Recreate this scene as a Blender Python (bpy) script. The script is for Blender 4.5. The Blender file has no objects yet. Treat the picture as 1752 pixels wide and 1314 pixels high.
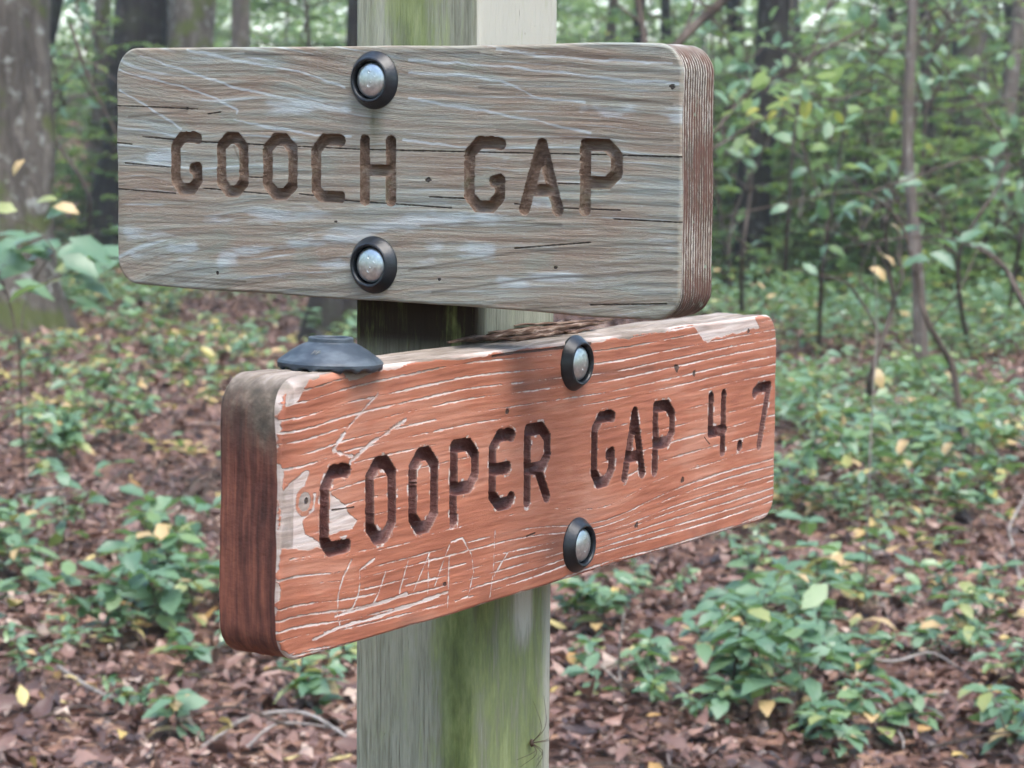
import bpy, math, random
import numpy as np
from mathutils import Matrix, Vector

S = bpy.context.scene
C = S.collection
rng = np.random.default_rng(7)
random.seed(7)

# ------------------------------------------------------------------ camera
F, PITCH, ROLL, YAW = 3901.77, 0.1136, 0.0084, -0.5613      # focal length in px of a 1752 px wide frame
EYE = np.array([1.2138, -1.8282, 1.60])
fwd = np.array([math.sin(YAW) * math.cos(PITCH), math.cos(YAW) * math.cos(PITCH), -math.sin(PITCH)])
rgt0 = np.array([math.cos(YAW), -math.sin(YAW), 0.0])
up0 = np.cross(rgt0, fwd)
rgt = math.cos(ROLL) * rgt0 + math.sin(ROLL) * up0
upv = -math.sin(ROLL) * rgt0 + math.cos(ROLL) * up0
cd = bpy.data.cameras.new('camera'); cam = bpy.data.objects.new('camera', cd); C.objects.link(cam)
cam.matrix_world = Matrix(((rgt[0], upv[0], -fwd[0], EYE[0]), (rgt[1], upv[1], -fwd[1], EYE[1]), (rgt[2], upv[2], -fwd[2], EYE[2]), (0, 0, 0, 1)))
cd.sensor_width = 36.0; cd.lens = F / 1752 * 36.0; cd.clip_start = 0.05; cd.clip_end = 2000
cd.dof.use_dof = True; cd.dof.focus_distance = 2.08; cd.dof.aperture_fstop = 13.0; cd.dof.aperture_blades = 7
S.camera = cam

# ------------------------------------------------------------------ world, sun, exposure
SUN_EL, SUN_AZ = math.radians(66), math.radians(118)          # azimuth clockwise from +Y
w = bpy.data.worlds.new('World'); S.world = w; w.use_nodes = True
nt = w.node_tree; bg = nt.nodes['Background']
sky = nt.nodes.new('ShaderNodeTexSky'); sky.sky_type = 'NISHITA'; sky.sun_disc = False
sky.sun_elevation = SUN_EL; sky.sun_rotation = SUN_AZ; sky.dust_density = 1.5; sky.air_density = 1.0; sky.ozone_density = 1.0
nt.links.new(sky.outputs[0], bg.inputs[0]); bg.inputs[1].default_value = 0.15
sd = bpy.data.lights.new('sun', 'SUN'); so = bpy.data.objects.new('sun', sd); C.objects.link(so)
sd.energy = 1.5; sd.angle = math.radians(40); sd.color = (1.0, 0.95, 0.88)
sdir = Vector((math.sin(SUN_AZ) * math.cos(SUN_EL), math.cos(SUN_AZ) * math.cos(SUN_EL), math.sin(SUN_EL)))
so.rotation_euler = sdir.to_track_quat('Z', 'Y').to_euler(); so.location = (0, 0, 30)
vs = S.view_settings; vs.view_transform = 'Standard'; vs.look = 'None'; vs.gamma = 1.0; vs.exposure = 2.0; vs.use_curve_mapping = False
S.cycles.use_denoising = True
try: S.cycles.denoiser = 'OPENIMAGEDENOISE'
except Exception: pass
S.cycles.max_bounces = 6; S.cycles.diffuse_bounces = 3; S.cycles.glossy_bounces = 2; S.cycles.transmission_bounces = 3
S.cycles.use_adaptive_sampling = True; S.cycles.adaptive_threshold = 0.035
S.cycles.sample_clamp_indirect = 6.0

# ------------------------------------------------------------------ geometry helpers
def ray(x, y):
    return fwd + (x - 876) / F * rgt - (y - 657) / F * upv
def at(x, y, d):                      # the point at depth d (metres) seen at photo pixel x, y
    return EYE + ray(x, y) * d
def hnoise(x, y):
    return 0.035 * np.sin(x * 1.3 + 0.7 * np.sin(y * 0.9)) * np.sin(y * 1.1 + 1.3) + 0.02 * np.sin(x * 3.1 + y * 2.3)
def height(x, y):                     # the forest floor
    d = (x - EYE[0]) * fwd[0] + (y - EYE[1]) * fwd[1]
    rise = np.where(d > 22, 0.0011 * (np.minimum(d, 80) - 22) ** 2, 0.0)
    return hnoise(x, y) + rise
def ground(x, y):                     # forest-floor point seen at photo pixel x, y
    r = ray(x, y); t = 1.6 / max(0.01, -r[2])
    for _ in range(20):
        p = EYE + r * t; t += (p[2] - float(height(p[0], p[1]))) / max(0.01, -r[2]) * 0.7
    return EYE + r * t
def depth(p): return float((np.asarray(p) - EYE) @ fwd)

def mesh_np(name, V, faces, mats=(), attrs=None, smooth=True, vcol=None):
    """faces: list of integer arrays (M,k)."""
    me = bpy.data.meshes.new(name)
    V = np.ascontiguousarray(V, dtype=np.float32)
    faces = [np.asarray(f, dtype=np.int32) for f in faces if len(f)]
    me.vertices.add(len(V)); me.vertices.foreach_set('co', V.ravel())
    loops = np.concatenate([f.ravel() for f in faces])
    tot = np.concatenate([np.full(len(f), f.shape[1], np.int32) for f in faces])
    start = np.concatenate([[0], np.cumsum(tot)[:-1]]).astype(np.int32)
    me.loops.add(len(loops)); me.loops.foreach_set('vertex_index', loops)
    me.polygons.add(len(tot)); me.polygons.foreach_set('loop_start', start); me.polygons.foreach_set('loop_total', tot)
    me.update(calc_edges=True)
    if smooth: me.polygons.foreach_set('use_smooth', np.ones(len(tot), bool))
    for k, a in (attrs or {}).items():
        at_ = me.attributes.new(k, 'FLOAT', 'POINT'); at_.data.foreach_set('value', np.ascontiguousarray(a, dtype=np.float32).ravel())
    for m in mats: me.materials.append(m)
    return me
def link(name, me, parent=None, loc=None, **props):
    o = bpy.data.objects.new(name, me); C.objects.link(o)
    if parent is not None: o.parent = parent
    if loc is not None: o.location = loc
    for k, v in props.items(): o[k] = v
    return o
def empty(name, loc, label, cat, group=None, rz=0.0):
    o = link(name, None, None, loc, label=label, category=cat)
    o.empty_display_size = 0.1; o.rotation_euler = (0, 0, rz)
    if group: o['group'] = group
    return o

class MB:                              # collects pieces of one mesh
    def __init__(s): s.V = []; s.F3 = []; s.F4 = []; s.A = []; s.n = 0
    def add(s, V, F, a=0.0):
        V = np.asarray(V, float); F = np.asarray(F, int)
        if len(F) == 0: return
        (s.F3 if F.shape[1] == 3 else s.F4).append(F + s.n); s.V.append(V); s.n += len(V)
        s.A.append(np.broadcast_to(np.asarray(a, float), (len(V),)))
    def more(s, F):                    # further faces on the last piece
        F = np.asarray(F, int); (s.F3 if F.shape[1] == 3 else s.F4).append(F + s.n - len(s.V[-1]))
    def mesh(s, name, mats, smooth=True):
        fs = []
        if s.F3: fs.append(np.concatenate(s.F3))
        if s.F4: fs.append(np.concatenate(s.F4))
        return mesh_np(name, np.concatenate(s.V), fs, mats, {'tint': np.concatenate(s.A)}, smooth)

def tube(mb, pts, rad, sides=6, a=0.0, wob=0.0):
    pts = np.asarray(pts, float); n = len(pts); rad = np.broadcast_to(np.asarray(rad, float), (n,))
    T = np.gradient(pts, axis=0); T /= np.linalg.norm(T, axis=1)[:, None] + 1e-9
    ref = np.array([0.31, 0.17, 0.93]) if abs(T[0, 2]) < 0.9 else np.array([0.93, 0.31, 0.1])
    Nn = np.cross(T, ref); Nn /= np.linalg.norm(Nn, axis=1)[:, None] + 1e-9
    B = np.cross(T, Nn)
    th = np.arange(sides) * 2 * math.pi / sides
    r = rad[:, None] * (1 + wob * rng.normal(size=(n, sides)))
    V = pts[:, None, :] + r[..., None] * (np.cos(th)[None, :, None] * Nn[:, None, :] + np.sin(th)[None, :, None] * B[:, None, :])
    i, j = np.meshgrid(np.arange(n - 1), np.arange(sides), indexing='ij'); j2 = (j + 1) % sides
    Fq = np.stack([i * sides + j, i * sides + j2, (i + 1) * sides + j2, (i + 1) * sides + j], -1).reshape(-1, 4)
    V = np.concatenate([V.reshape(-1, 3), pts[[0, -1]]])
    mb.add(V, Fq, a)
    k = np.arange(sides); k2 = (k + 1) % sides
    mb.more(np.concatenate([np.stack([np.full(sides, n * sides), k2, k], -1), np.stack([np.full(sides, n * sides + 1), (n - 1) * sides + k, (n - 1) * sides + k2], -1)]))
def spline(P, n=24):                   # Catmull-Rom through the points
    P = np.asarray(P, float)
    if len(P) < 3: return np.linspace(P[0], P[-1], n)
    Q = np.vstack([2 * P[0] - P[1], P, 2 * P[-1] - P[-2]]); out = []
    for t in np.linspace(0, len(P) - 1, n):
        i = min(int(t), len(P) - 2); u = t - i; a, b, c, d = Q[i:i + 4]
        out.append(0.5 * (2 * b + (c - a) * u + (2 * a - 5 * b + 4 * c - d) * u * u + (3 * b - a - 3 * c + d) * u ** 3))
    return np.array(out)

LEAF = np.array([[0, 0, 0], [.3, .20, .05], [.3, 0, 0], [.3, -.20, .05], [.68, .19, .02], [.68, 0, -.03], [.68, -.19, .02], [1, 0, -.13]], float)
LEAF_F = np.array([[0, 2, 1], [0, 3, 2], [1, 2, 4], [2, 5, 4], [2, 3, 5], [3, 6, 5], [4, 5, 7], [5, 6, 7]])
LOBED = np.array([[0, 0, 0], [.22, .15, .06], [.2, 0, 0], [.25, -.17, .03], [.5, .31, .10], [.45, 0, .03], [.52, -.29, .07], [.8, .16, .0], [.75, 0, -.02], [.78, -.18, .08], [1, .02, .04]], float)
LOBED_F = np.array([[0, 2, 1], [0, 3, 2], [1, 2, 4], [2, 5, 4], [2, 3, 5], [3, 6, 5], [4, 5, 7], [5, 8, 7], [5, 6, 8], [6, 9, 8], [7, 8, 10], [8, 9, 10]])
RHOMB = np.array([[0, 0, 0], [.45, .24, .06], [1, 0, -.08], [.45, -.24, .06]], float)
RHOMB_F = np.array([[0, 2, 1], [0, 3, 2]])
def unit(v): return v / (np.linalg.norm(v, axis=-1, keepdims=True) + 1e-9)
def leaves(mb, P, D, N, size, tint, T=LEAF, TF=LEAF_F, curl=0.0, wide=1.0):
    P = np.asarray(P, float); n = len(P)
    D = unit(np.asarray(D, float)); B = unit(np.cross(N, D)); N = np.cross(D, B)
    t = np.broadcast_to(T, (n,) + T.shape).copy()
    if curl:
        c = rng.normal(0, curl, (n, 1)); c2 = rng.normal(0, curl, (n, 1)); c3 = rng.normal(0, curl, (n, 1))
        t[:, :, 2] += c * (t[:, :, 0] - .5) ** 2 * 1.6 + c2 * t[:, :, 1] ** 2 * 5 + c3 * t[:, :, 1] * (t[:, :, 0] - .4) * 2.2
    t[:, :, 1] *= np.broadcast_to(np.asarray(wide), (n,))[:, None]
    s = np.broadcast_to(np.asarray(size, float), (n,))[:, None, None]
    V = P[:, None, :] + s * (t[:, :, 0:1] * D[:, None, :] + t[:, :, 1:2] * B[:, None, :] + t[:, :, 2:3] * N[:, None, :])
    k = T.shape[0]
    Fq = (TF[None] + (np.arange(n) * k)[:, None, None]).reshape(-1, 3)
    mb.add(V.reshape(-1, 3), Fq, np.repeat(np.broadcast_to(np.asarray(tint, float), (n,)), k))

_L = rng.random((256, 256))
def vnoise(x, y, seed=0):              # smooth value noise, 0..1
    x = np.asarray(x, float) + seed * 17.31; y = np.asarray(y, float) + seed * 7.77
    xi = np.floor(x).astype(int); yi = np.floor(y).astype(int); fx = x - xi; fy = y - yi
    fx = fx * fx * (3 - 2 * fx); fy = fy * fy * (3 - 2 * fy)
    g = lambda a, b: _L[a % 256, b % 256]
    return (g(xi, yi) * (1 - fx) + g(xi + 1, yi) * fx) * (1 - fy) + (g(xi, yi + 1) * (1 - fx) + g(xi + 1, yi + 1) * fx) * fy
def fbm(x, y, seed=0, o=4):
    s = 0; a = 0.5
    for k in range(o): s = s + a * vnoise(x * 2 ** k, y * 2 ** k, seed + k * 3); a *= .5
    return s / (1 - .5 ** o)
def seg_dist(X, Y, pl, reach=40.0):   # distance of each point to a polyline (a large number beyond reach)
    if X.size > 50000:
        q = np.array(pl); m = (X > q[:, 0].min() - reach) & (X < q[:, 0].max() + reach) & (Y > q[:, 1].min() - reach) & (Y < q[:, 1].max() + reach)
        d = np.full(X.shape, 1e3); d[m] = seg_dist(X[m], Y[m], pl) if m.sum() <= 50000 else _sd(X[m], Y[m], pl); return d
    return _sd(X, Y, pl)
def _sd(X, Y, pl):
    d = np.full(X.shape, 1e9)
    for (ax, ay), (bx, by) in zip(pl[:-1], pl[1:]):
        vx, vy = bx - ax, by - ay; L2 = vx * vx + vy * vy + 1e-12
        t = np.clip(((X - ax) * vx + (Y - ay) * vy) / L2, 0, 1)
        d = np.minimum(d, np.hypot(X - ax - t * vx, Y - ay - t * vy))
    return d
def poly_sd(X, Y, pl):                 # signed distance to a polygon, positive inside
    d = seg_dist(X, Y, list(pl) + [pl[0]]); ins = np.zeros(X.shape, bool)
    for (ax, ay), (bx, by) in zip(pl, list(pl[1:]) + [pl[0]]):
        c = ((ay > Y) != (by > Y)) & (X < (bx - ax) * (Y - ay) / (by - ay + 1e-12) + ax); ins ^= c
    return np.where(ins, d, -d)

# ------------------------------------------------------------------ materials
class NT:
    def __init__(s, name):
        s.m = bpy.data.materials.new(name); s.m.use_nodes = True; s.t = s.m.node_tree
        s.b = s.t.nodes['Principled BSDF']; s.out = s.t.nodes['Material Output']
    def n(s, typ, ins=None, **kw):
        nd = s.t.nodes.new(typ)
        for k, v in kw.items(): setattr(nd, k, v)
        for k, v in (ins or {}).items(): s.put(nd.inputs[k], v)
        return nd
    def put(s, sock, v):
        if isinstance(v, bpy.types.NodeSocket): s.t.links.new(v, sock)
        elif v is not None:
            if sock.type == 'RGBA' and len(v) == 3: v = (*v, 1)
            sock.default_value = v
    def math(s, op, a, b=0.5, c=None, clamp=False):
        nd = s.n('ShaderNodeMath', operation=op, use_clamp=clamp); s.put(nd.inputs[0], a); s.put(nd.inputs[1], b)
        if c is not None: s.put(nd.inputs[2], c)
        return nd.outputs[0]
    def coord(s, scale=(1, 1, 1)):
        tc = s.n('ShaderNodeTexCoord'); mp = s.n('ShaderNodeMapping', {'Scale': scale}); s.t.links.new(tc.outputs['Object'], mp.inputs[0]); return mp.outputs[0]
    def pcoord(s, sx, sy):               # along the board, and across its grain
        sp = s.n('ShaderNodeSeparateXYZ'); s.t.links.new(s.n('ShaderNodeTexCoord').outputs['Object'], sp.inputs[0])
        cb = s.n('ShaderNodeCombineXYZ'); s.put(cb.inputs[0], s.math('MULTIPLY', sp.outputs[0], sx)); s.put(cb.inputs[1], s.math('MULTIPLY', s.attr('ph'), sy / 1000)); return cb.outputs[0]
    def noise(s, vec, scale=1.0, detail=4.0, rough=0.55, dist=0.0, col=False):
        nd = s.n('ShaderNodeTexNoise', {'Scale': scale, 'Detail': detail, 'Roughness': rough, 'Distortion': dist}); s.t.links.new(vec, nd.inputs['Vector'])
        return nd.outputs['Color' if col else 0]
    def attr(s, name): return s.n('ShaderNodeAttribute', attribute_name=name).outputs['Fac']
    def ramp(s, f, stops, interp='LINEAR'):
        nd = s.n('ShaderNodeValToRGB'); cr = nd.color_ramp; cr.interpolation = interp
        while len(cr.elements) > 1: cr.elements.remove(cr.elements[-1])
        for i, (p, c) in enumerate(stops):
            e = cr.elements[0] if i == 0 else cr.elements.new(p)
            e.position = p
            e.color = (c, c, c, 1) if isinstance(c, (int, float)) else (*c, 1)
        s.t.links.new(f, nd.inputs[0]); return nd.outputs[0]
    def step(s, f, lo, hi):                # smooth 0..1 between lo and hi
        nd = s.n('ShaderNodeMapRange', interpolation_type='SMOOTHSTEP'); s.put(nd.inputs[0], f)
        nd.inputs[1].default_value = lo; nd.inputs[2].default_value = hi; nd.inputs[3].default_value = 0; nd.inputs[4].default_value = 1
        return nd.outputs[0]
    def mix(s, f, a, b, blend='MIX'):
        nd = s.n('ShaderNodeMix', data_type='RGBA', blend_type=blend)
        s.put(nd.inputs[0], f); s.put(nd.inputs[6], a); s.put(nd.inputs[7], b); return nd.outputs[2]
    def bump(s, h, dist=0.001, strength=1.0, normal=None):
        nd = s.n('ShaderNodeBump', {'Strength': strength, 'Distance': dist}); s.t.links.new(h, nd.inputs['Height'])
        if normal is not None: s.t.links.new(normal, nd.inputs['Normal'])
        return nd.outputs[0]
    def done(s, col=None, rough=0.8, normal=None, spec=0.3, metal=0.0):
        if col is not None: s.put(s.b.inputs['Base Color'], col)
        s.put(s.b.inputs['Roughness'], rough); s.put(s.b.inputs['Specular IOR Level'], spec); s.put(s.b.inputs['Metallic'], metal)
        if normal is not None: s.put(s.b.inputs['Normal'], normal)
        return s.m

ALB = 0.76
def srgb(r, g, b):
    f = lambda c: (c / 255 / 12.92) if c / 255 <= .04045 else ((c / 255 + .055) / 1.055) ** 2.4
    return (ALB * f(r), ALB * f(g), ALB * f(b))

def leaf_mat(name, stops, trans=0.35, rough=0.42, spec=0.5, tcol=None):
    k = NT(name); t = k.attr('tint')
    v = k.noise(k.coord((60, 60, 60)), 1.0, 2)
    f = k.math('ADD', t, k.math('MULTIPLY', k.math('SUBTRACT', v, .5), .22))
    col = k.ramp(f, stops)
    k.done(col, rough, k.bump(v, .002, .5), spec)
    tr = k.n('ShaderNodeBsdfTranslucent'); k.put(tr.inputs[0], k.mix(0.6, col, tcol) if tcol else col)
    mx = k.n('ShaderNodeMixShader', {0: trans}); k.t.links.new(k.b.outputs[0], mx.inputs[1]); k.t.links.new(tr.outputs[0], mx.inputs[2])
    k.t.links.new(mx.outputs[0], k.out.inputs[0]); return k.m

M = {}
G1, G2, G3 = (.045, .105, .05), (.075, .16, .075), (.13, .21, .075)
M['green'] = leaf_mat('seedling_leaf', [(0, (.07, .145, .085)), (.55, (.12, .21, .12)), (.78, (.17, .25, .10)), (.9, (.42, .34, .10)), (1, (.5, .33, .17))], .3, .34, .7, (.25, .42, .07))
M['shrub'] = leaf_mat('shrub_leaf', [(0, (.055, .12, .06)), (.5, (.10, .19, .085)), (.85, (.18, .27, .075)), (1, (.4, .36, .06))], .5, .36, .6, (.40, .55, .12))
M['far'] = leaf_mat('far_leaf', [(0, (.06, .125, .06)), (.5, (.11, .20, .09)), (.9, (.2, .29, .1)), (1, (.33, .35, .1))], .55, .38, .55, (.42, .58, .18))
M['litter'] = leaf_mat('dry_leaf', [(0, (.035, .02, .017)), (.35, (.095, .05, .038)), (.6, (.16, .085, .063)), (.82, (.24, .145, .11)), (1, (.37, .28, .22))], .12, .45, .5)
M['yellow'] = leaf_mat('yellow_leaf', [(0, (.30, .15, .06)), (.4, (.46, .33, .11)), (1, (.55, .46, .2))], .25, .55, .4)

def bark(name, c0, c1, c2, moss=0.3, lich=0.3):
    k = NT(name); v = k.coord((1, 1, .18)); v1 = k.coord((1, 1, 1))
    n1 = k.noise(v, 11, 8, .76, .9); n2 = k.noise(v1, 3.2, 4); n3 = k.noise(v1, 9, 5, .6)
    col = k.ramp(n1, [(.3, c0), (.52, c1), (.72, c2)])
    col = k.mix(k.math('MULTIPLY', k.step(n3, .56, .68), lich), col, (.40, .42, .38))
    col = k.mix(k.math('MULTIPLY', k.step(n2, .5, .64), moss), col, (.07, .085, .022))
    return k.done(col, .9, k.bump(n1, .035, 1.0), .2)
M['bark_grey'] = bark('grey_bark', (.022, .018, .014), (.095, .08, .066), (.21, .185, .158), .85, .5)
M['bark_dark'] = bark('dark_bark', (.009, .008, .007), (.024, .02, .018), (.055, .048, .043), .15, .16)
M['bark_mid'] = bark('brown_bark', (.05, .04, .034), (.13, .105, .09), (.24, .2, .175), .3, .35)
M['twig'] = bark('twig_bark', (.045, .034, .028), (.10, .075, .06), (.20, .16, .135), .0, .2)
M['twig_pale'] = bark('pale_twig_bark', (.20, .17, .15), (.34, .30, .27), (.48, .45, .42), .0, .3)

k = NT('forest_soil'); v = k.coord()
vo = k.n('ShaderNodeTexVoronoi', {'Scale': 17.0, 'Randomness': 1.0}); k.t.links.new(v, vo.inputs['Vector'])
sep = k.n('ShaderNodeSeparateColor'); k.t.links.new(vo.outputs['Color'], sep.inputs[0])
c = k.ramp(sep.outputs[0], [(0, (.04, .024, .02)), (.5, (.11, .06, .045)), (.8, (.19, .11, .08)), (1, (.3, .19, .13))])
n1 = k.noise(v, 1.2, 5); c = k.mix(k.step(n1, .5, .7), c, (.05, .035, .028))
M['soil'] = k.done(c, .95, k.bump(vo.outputs['Distance'], .03, .8), .1)

# ------------------------------------------------------------------ the forest floor
gx = np.concatenate([np.linspace(-160, -40, 25)[:-1], np.linspace(-40, 34, 220), np.linspace(34, 160, 25)[1:]])
gy = np.concatenate([np.linspace(-90, -8, 16)[:-1], np.linspace(-8, 58, 200), np.linspace(58, 190, 28)[1:]])
X, Y = np.meshgrid(gx, gy, indexing='ij'); Z = height(X, Y)
V = np.stack([X, Y, Z], -1).reshape(-1, 3); ny = len(gy)
i, j = np.meshgrid(np.arange(len(gx) - 1), np.arange(ny - 1), indexing='ij')
Fq = np.stack([i * ny + j, (i + 1) * ny + j, (i + 1) * ny + j + 1, i * ny + j + 1], -1).reshape(-1, 4)
link('forest_floor', mesh_np('forest_floor', V, [Fq], [M['soil']]), kind='structure')
# ------------------------------------------------------------------ the two sign boards
T_B = 0.0616; H_P = 0.07
GM, OM = 1.5533, 1.2861               # heights of the boards' middles
GT, OT = -0.0036, -0.0078             # how far each board is out of level
# board frames: x along the board, y up, z out of the face, origin in the middle of the front face (metres)
MG = Matrix(((1, 0, 0, 0), (0, 0, -1, -(H_P + T_B + .0006)), (0, 1, 0, GM), (0, 0, 0, 1))) @ Matrix.Rotation(GT, 4, 'Z')
MO = Matrix(((0, 0, 1, H_P + T_B + .0006), (1, 0, 0, 0), (0, 1, 0, OM), (0, 0, 0, 1))) @ Matrix.Rotation(OT, 4, 'Z')
def on_board(Mx, px):                  # photo pixels -> millimetres on the face of a board
    Mi = np.array(Mx.inverted()); o = (Mi @ np.append(EYE, 1))[:3]; out = []
    for x, y in px:
        d = Mi[:3, :3] @ ray(x, y); t = -o[2] / d[2]; out.append(((o[0] + t * d[0]) * 1000, (o[1] + t * d[1]) * 1000))
    return out
GP = lambda px: on_board(MG, px)
OP = lambda px: on_board(MO, px)

GL = {  # router-template letters as tool paths in a unit box
 'G': [[(1, .98), (.85, 1), (.32, 1), (0, .82), (0, .17), (.28, 0), (.72, 0), (1, .17), (1, .42), (.82, .40)]],
 'O': [[(.32, 1), (.68, 1), (1, .83), (1, .17), (.68, 0), (.32, 0), (0, .17), (0, .83), (.32, 1)]],
 'C': [[(1, .98), (.85, 1), (.34, 1), (0, .80), (0, .12), (.25, 0), (1, 0)]],
 'H': [[(0, 1), (0, 0)], [(1, 1), (1, 0)], [(0, .5), (1, .5)]],
 'A': [[(0, 0), (.5, 1), (1, 0)], [(.2, .3), (.8, .3)]],
 'P': [[(0, 0), (0, 1), (.68, 1), (1, .84), (1, .56), (.72, .42), (0, .42)]],
 'E': [[(1, .97), (.85, 1), (.35, 1), (0, .84), (0, .16), (.35, 0), (.85, 0), (1, .06)], [(0, .52), (.78, .52)]],
 'R': [[(0, 0), (0, 1), (.68, 1), (1, .84), (1, .58), (.72, .44), (0, .44)], [(.5, .44), (1, 0)]],
 '4': [[(0, 1), (0, .38), (.9, .38)], [(.82, 1), (.82, 0)]],
 '7': [[(0, .93), (.3, 1), (1, 1), (.38, 0)]],
 '.': [[(0, 0), (.01, .1)]],
}
def letter_paths(ch, x0, x1, y0, y1, r):
    return [[(x0 + r + u * (x1 - x0 - 2 * r), y0 + r + v * (y1 - y0 - 2 * r)) for u, v in st] for st in GL[ch]]

def rbox(X, Y, Lx, Ly, rc):            # distance inside a rounded rectangle
    qx = np.abs(X) - (Lx - rc); qy = np.abs(Y) - (Ly - rc)
    return -(np.hypot(np.maximum(qx, 0), np.maximum(qy, 0)) + np.minimum(np.maximum(qx, qy), 0) - rc)

def build_board(tag, Lx, Ly, skew, rc, du, dv, letters, r, dep, re_fn, relief, attrs_fn, mats, side_fn, Mx, root):
    """skew: the four real corners (tl, tr, bl, br) in mm; letters: (char, x0, x1, y0, y1)."""
    def lines(L, d):
        e = np.concatenate([np.arange(0, 4, .6), np.arange(4, 12, 1.0)])
        m = np.linspace(12, 2 * L - 12, max(8, int((2 * L - 24) / d)))
        return np.concatenate([e, m, (2 * L - e)[::-1]]) - L
    xs, ys = lines(Lx, du), lines(Ly, dv)
    X, Y = np.meshgrid(xs, ys, indexing='ij')
    ay = np.abs(Y); inset = np.where(ay > Ly - rc, rc - np.sqrt(np.maximum(rc ** 2 - (ay - (Ly - rc)) ** 2, 0)), 0)
    x0 = Lx - 3 * rc; ax = np.abs(X)
    ax = np.where(ax > x0, x0 + (ax - x0) * (Lx - inset - x0) / (Lx - x0), ax); X = np.sign(X) * ax
    D = np.maximum(rbox(X, Y, Lx, Ly, rc), 0)
    (tl, tr, bl, br) = [np.array(c) for c in skew]
    def warp(X, Y):
        s = ((X + Lx) / (2 * Lx)); t = ((Y + Ly) / (2 * Ly))
        px = (1 - t) * ((1 - s) * bl[0] + s * br[0]) + t * ((1 - s) * tl[0] + s * tr[0])
        py = (1 - t) * ((1 - s) * bl[1] + s * br[1]) + t * ((1 - s) * tl[1] + s * tr[1])
        return px + 1.6 * (vnoise(px / 60, py / 40, 3) - .5), py + 1.8 * (vnoise(px / 70, py / 30, 9) - .5)
    U, Vv = warp(X, Y)
    re = re_fn(U, Vv)
    dd = np.clip(D / re, 0, 1); Wz = -re * (1 - np.sqrt(np.maximum(1 - (1 - dd) ** 2, 0)))
    Wz = Wz + relief(U, Vv) * np.clip(D / 3, 0, 1)
    lid = np.full(X.shape, -1); dl = np.full(X.shape, 1e9)
    for n, (ch, a, b, c, d) in enumerate(letters):
        msk = (U > a - 6) & (U < b + 6) & (Vv > c - 6) & (Vv < d + 6)
        best = np.full(msk.sum(), 1e9)
        for st in letter_paths(ch, a, b, c, d, r): best = np.minimum(best, seg_dist(U[msk], Vv[msk], st))
        best = best + .5 * (fbm(U[msk] / 4, Vv[msk] / 4, n + 20, 3) - .5)
        cur = dl[msk]; dl[msk] = np.minimum(cur, best); l = lid[msk]; l[best < cur] = n; lid[msk] = l
    g = np.where(dl < r, dep[0] + dep[1] * np.sqrt(np.maximum(1 - (dl / r) ** 2, 0)), 0) + np.where(dl < r + .9, .25, 0)
    g = g * (.92 + .16 * vnoise(U / 9, Vv / 9, 31))
    Wz = Wz - g
    at_ = attrs_fn(U, Vv, D, dl); at_['edge'] = D; at_['groove'] = g; at_['endg'] = np.zeros(X.shape)
    nx, ny = X.shape
    Vx = np.stack([U, Vv, Wz], -1).reshape(-1, 3) / 1000
    i, j = np.meshgrid(np.arange(nx - 1), np.arange(ny - 1), indexing='ij')
    q = np.stack([i * ny + j, (i + 1) * ny + j, (i + 1) * ny + j + 1, i * ny + j + 1], -1).reshape(-1, 4)
    qd = dl.reshape(-1)[q].min(1); ql = lid.reshape(-1)[q][np.arange(len(q)), dl.reshape(-1)[q].argmin(1)]
    inl = qd < r
    def cut(sel):
        f = q[sel]; u, inv = np.unique(f, return_inverse=True)
        return Vx[u], inv.reshape(f.shape), {k: a.reshape(-1)[u] for k, a in at_.items()}
    # sides: the outline swept back through the thickness
    k = []
    def arc(cx, cy, a0, a1, n): k.extend([(cx + rc * math.cos(t), cy + rc * math.sin(t)) for t in np.linspace(a0, a1, n, endpoint=False)])
    def line(ax_, ay_, bx, by, d):
        n = max(2, int(math.hypot(bx - ax_, by - ay_) / d)); k.extend([(ax_ + (bx - ax_) * t, ay_ + (by - ay_) * t) for t in np.linspace(0, 1, n, endpoint=False)])
    h = math.pi / 2
    line(Lx, -Ly + rc, Lx, Ly - rc, 2); arc(Lx - rc, Ly - rc, 0, h, 22); line(Lx - rc, Ly, -Lx + rc, Ly, 3.5); arc(-Lx + rc, Ly - rc, h, 2 * h, 22)
    line(-Lx, Ly - rc, -Lx, -Ly + rc, 2); arc(-Lx + rc, -Ly + rc, 2 * h, 3 * h, 22); line(-Lx + rc, -Ly, Lx - rc, -Ly, 3.5); arc(Lx - rc, -Ly + rc, 3 * h, 4 * h, 22)
    k = np.array(k); nl = len(k)
    nrm = np.stack([np.where(np.abs(k[:, 0]) > Lx - rc, k[:, 0] - np.sign(k[:, 0]) * (Lx - rc), 0), np.where(np.abs(k[:, 1]) > Ly - rc, k[:, 1] - np.sign(k[:, 1]) * (Ly - rc), 0)], -1)
    nrm = unit(nrm); pu, pv = warp(k[:, 0], k[:, 1])
    re_l = re_fn(pu, pv); T = T_B * 1000
    tt = np.linspace(0, 1, 96); ww = -re_l[:, None] - (T - re_l[:, None]) * tt[None, :]
    endg = np.clip(np.abs(nrm[:, 0]) * 1.6 - .3, 0, 1)[:, None] * np.ones((1, 96))
    off = side_fn(pu[:, None], pv[:, None], ww, endg, nrm) * np.clip(tt[None, :] * 12, 0, 1)
    off = off - 3.0 * np.clip((tt[None, :] - .95) / .05, 0, 1) ** 2
    SV = np.stack([pu[:, None] + nrm[:, :1] * off, pv[:, None] + nrm[:, 1:] * off, ww], -1).reshape(-1, 3) / 1000
    a, b = np.meshgrid(np.arange(nl), np.arange(95), indexing='ij'); a2 = (a + 1) % nl
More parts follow.
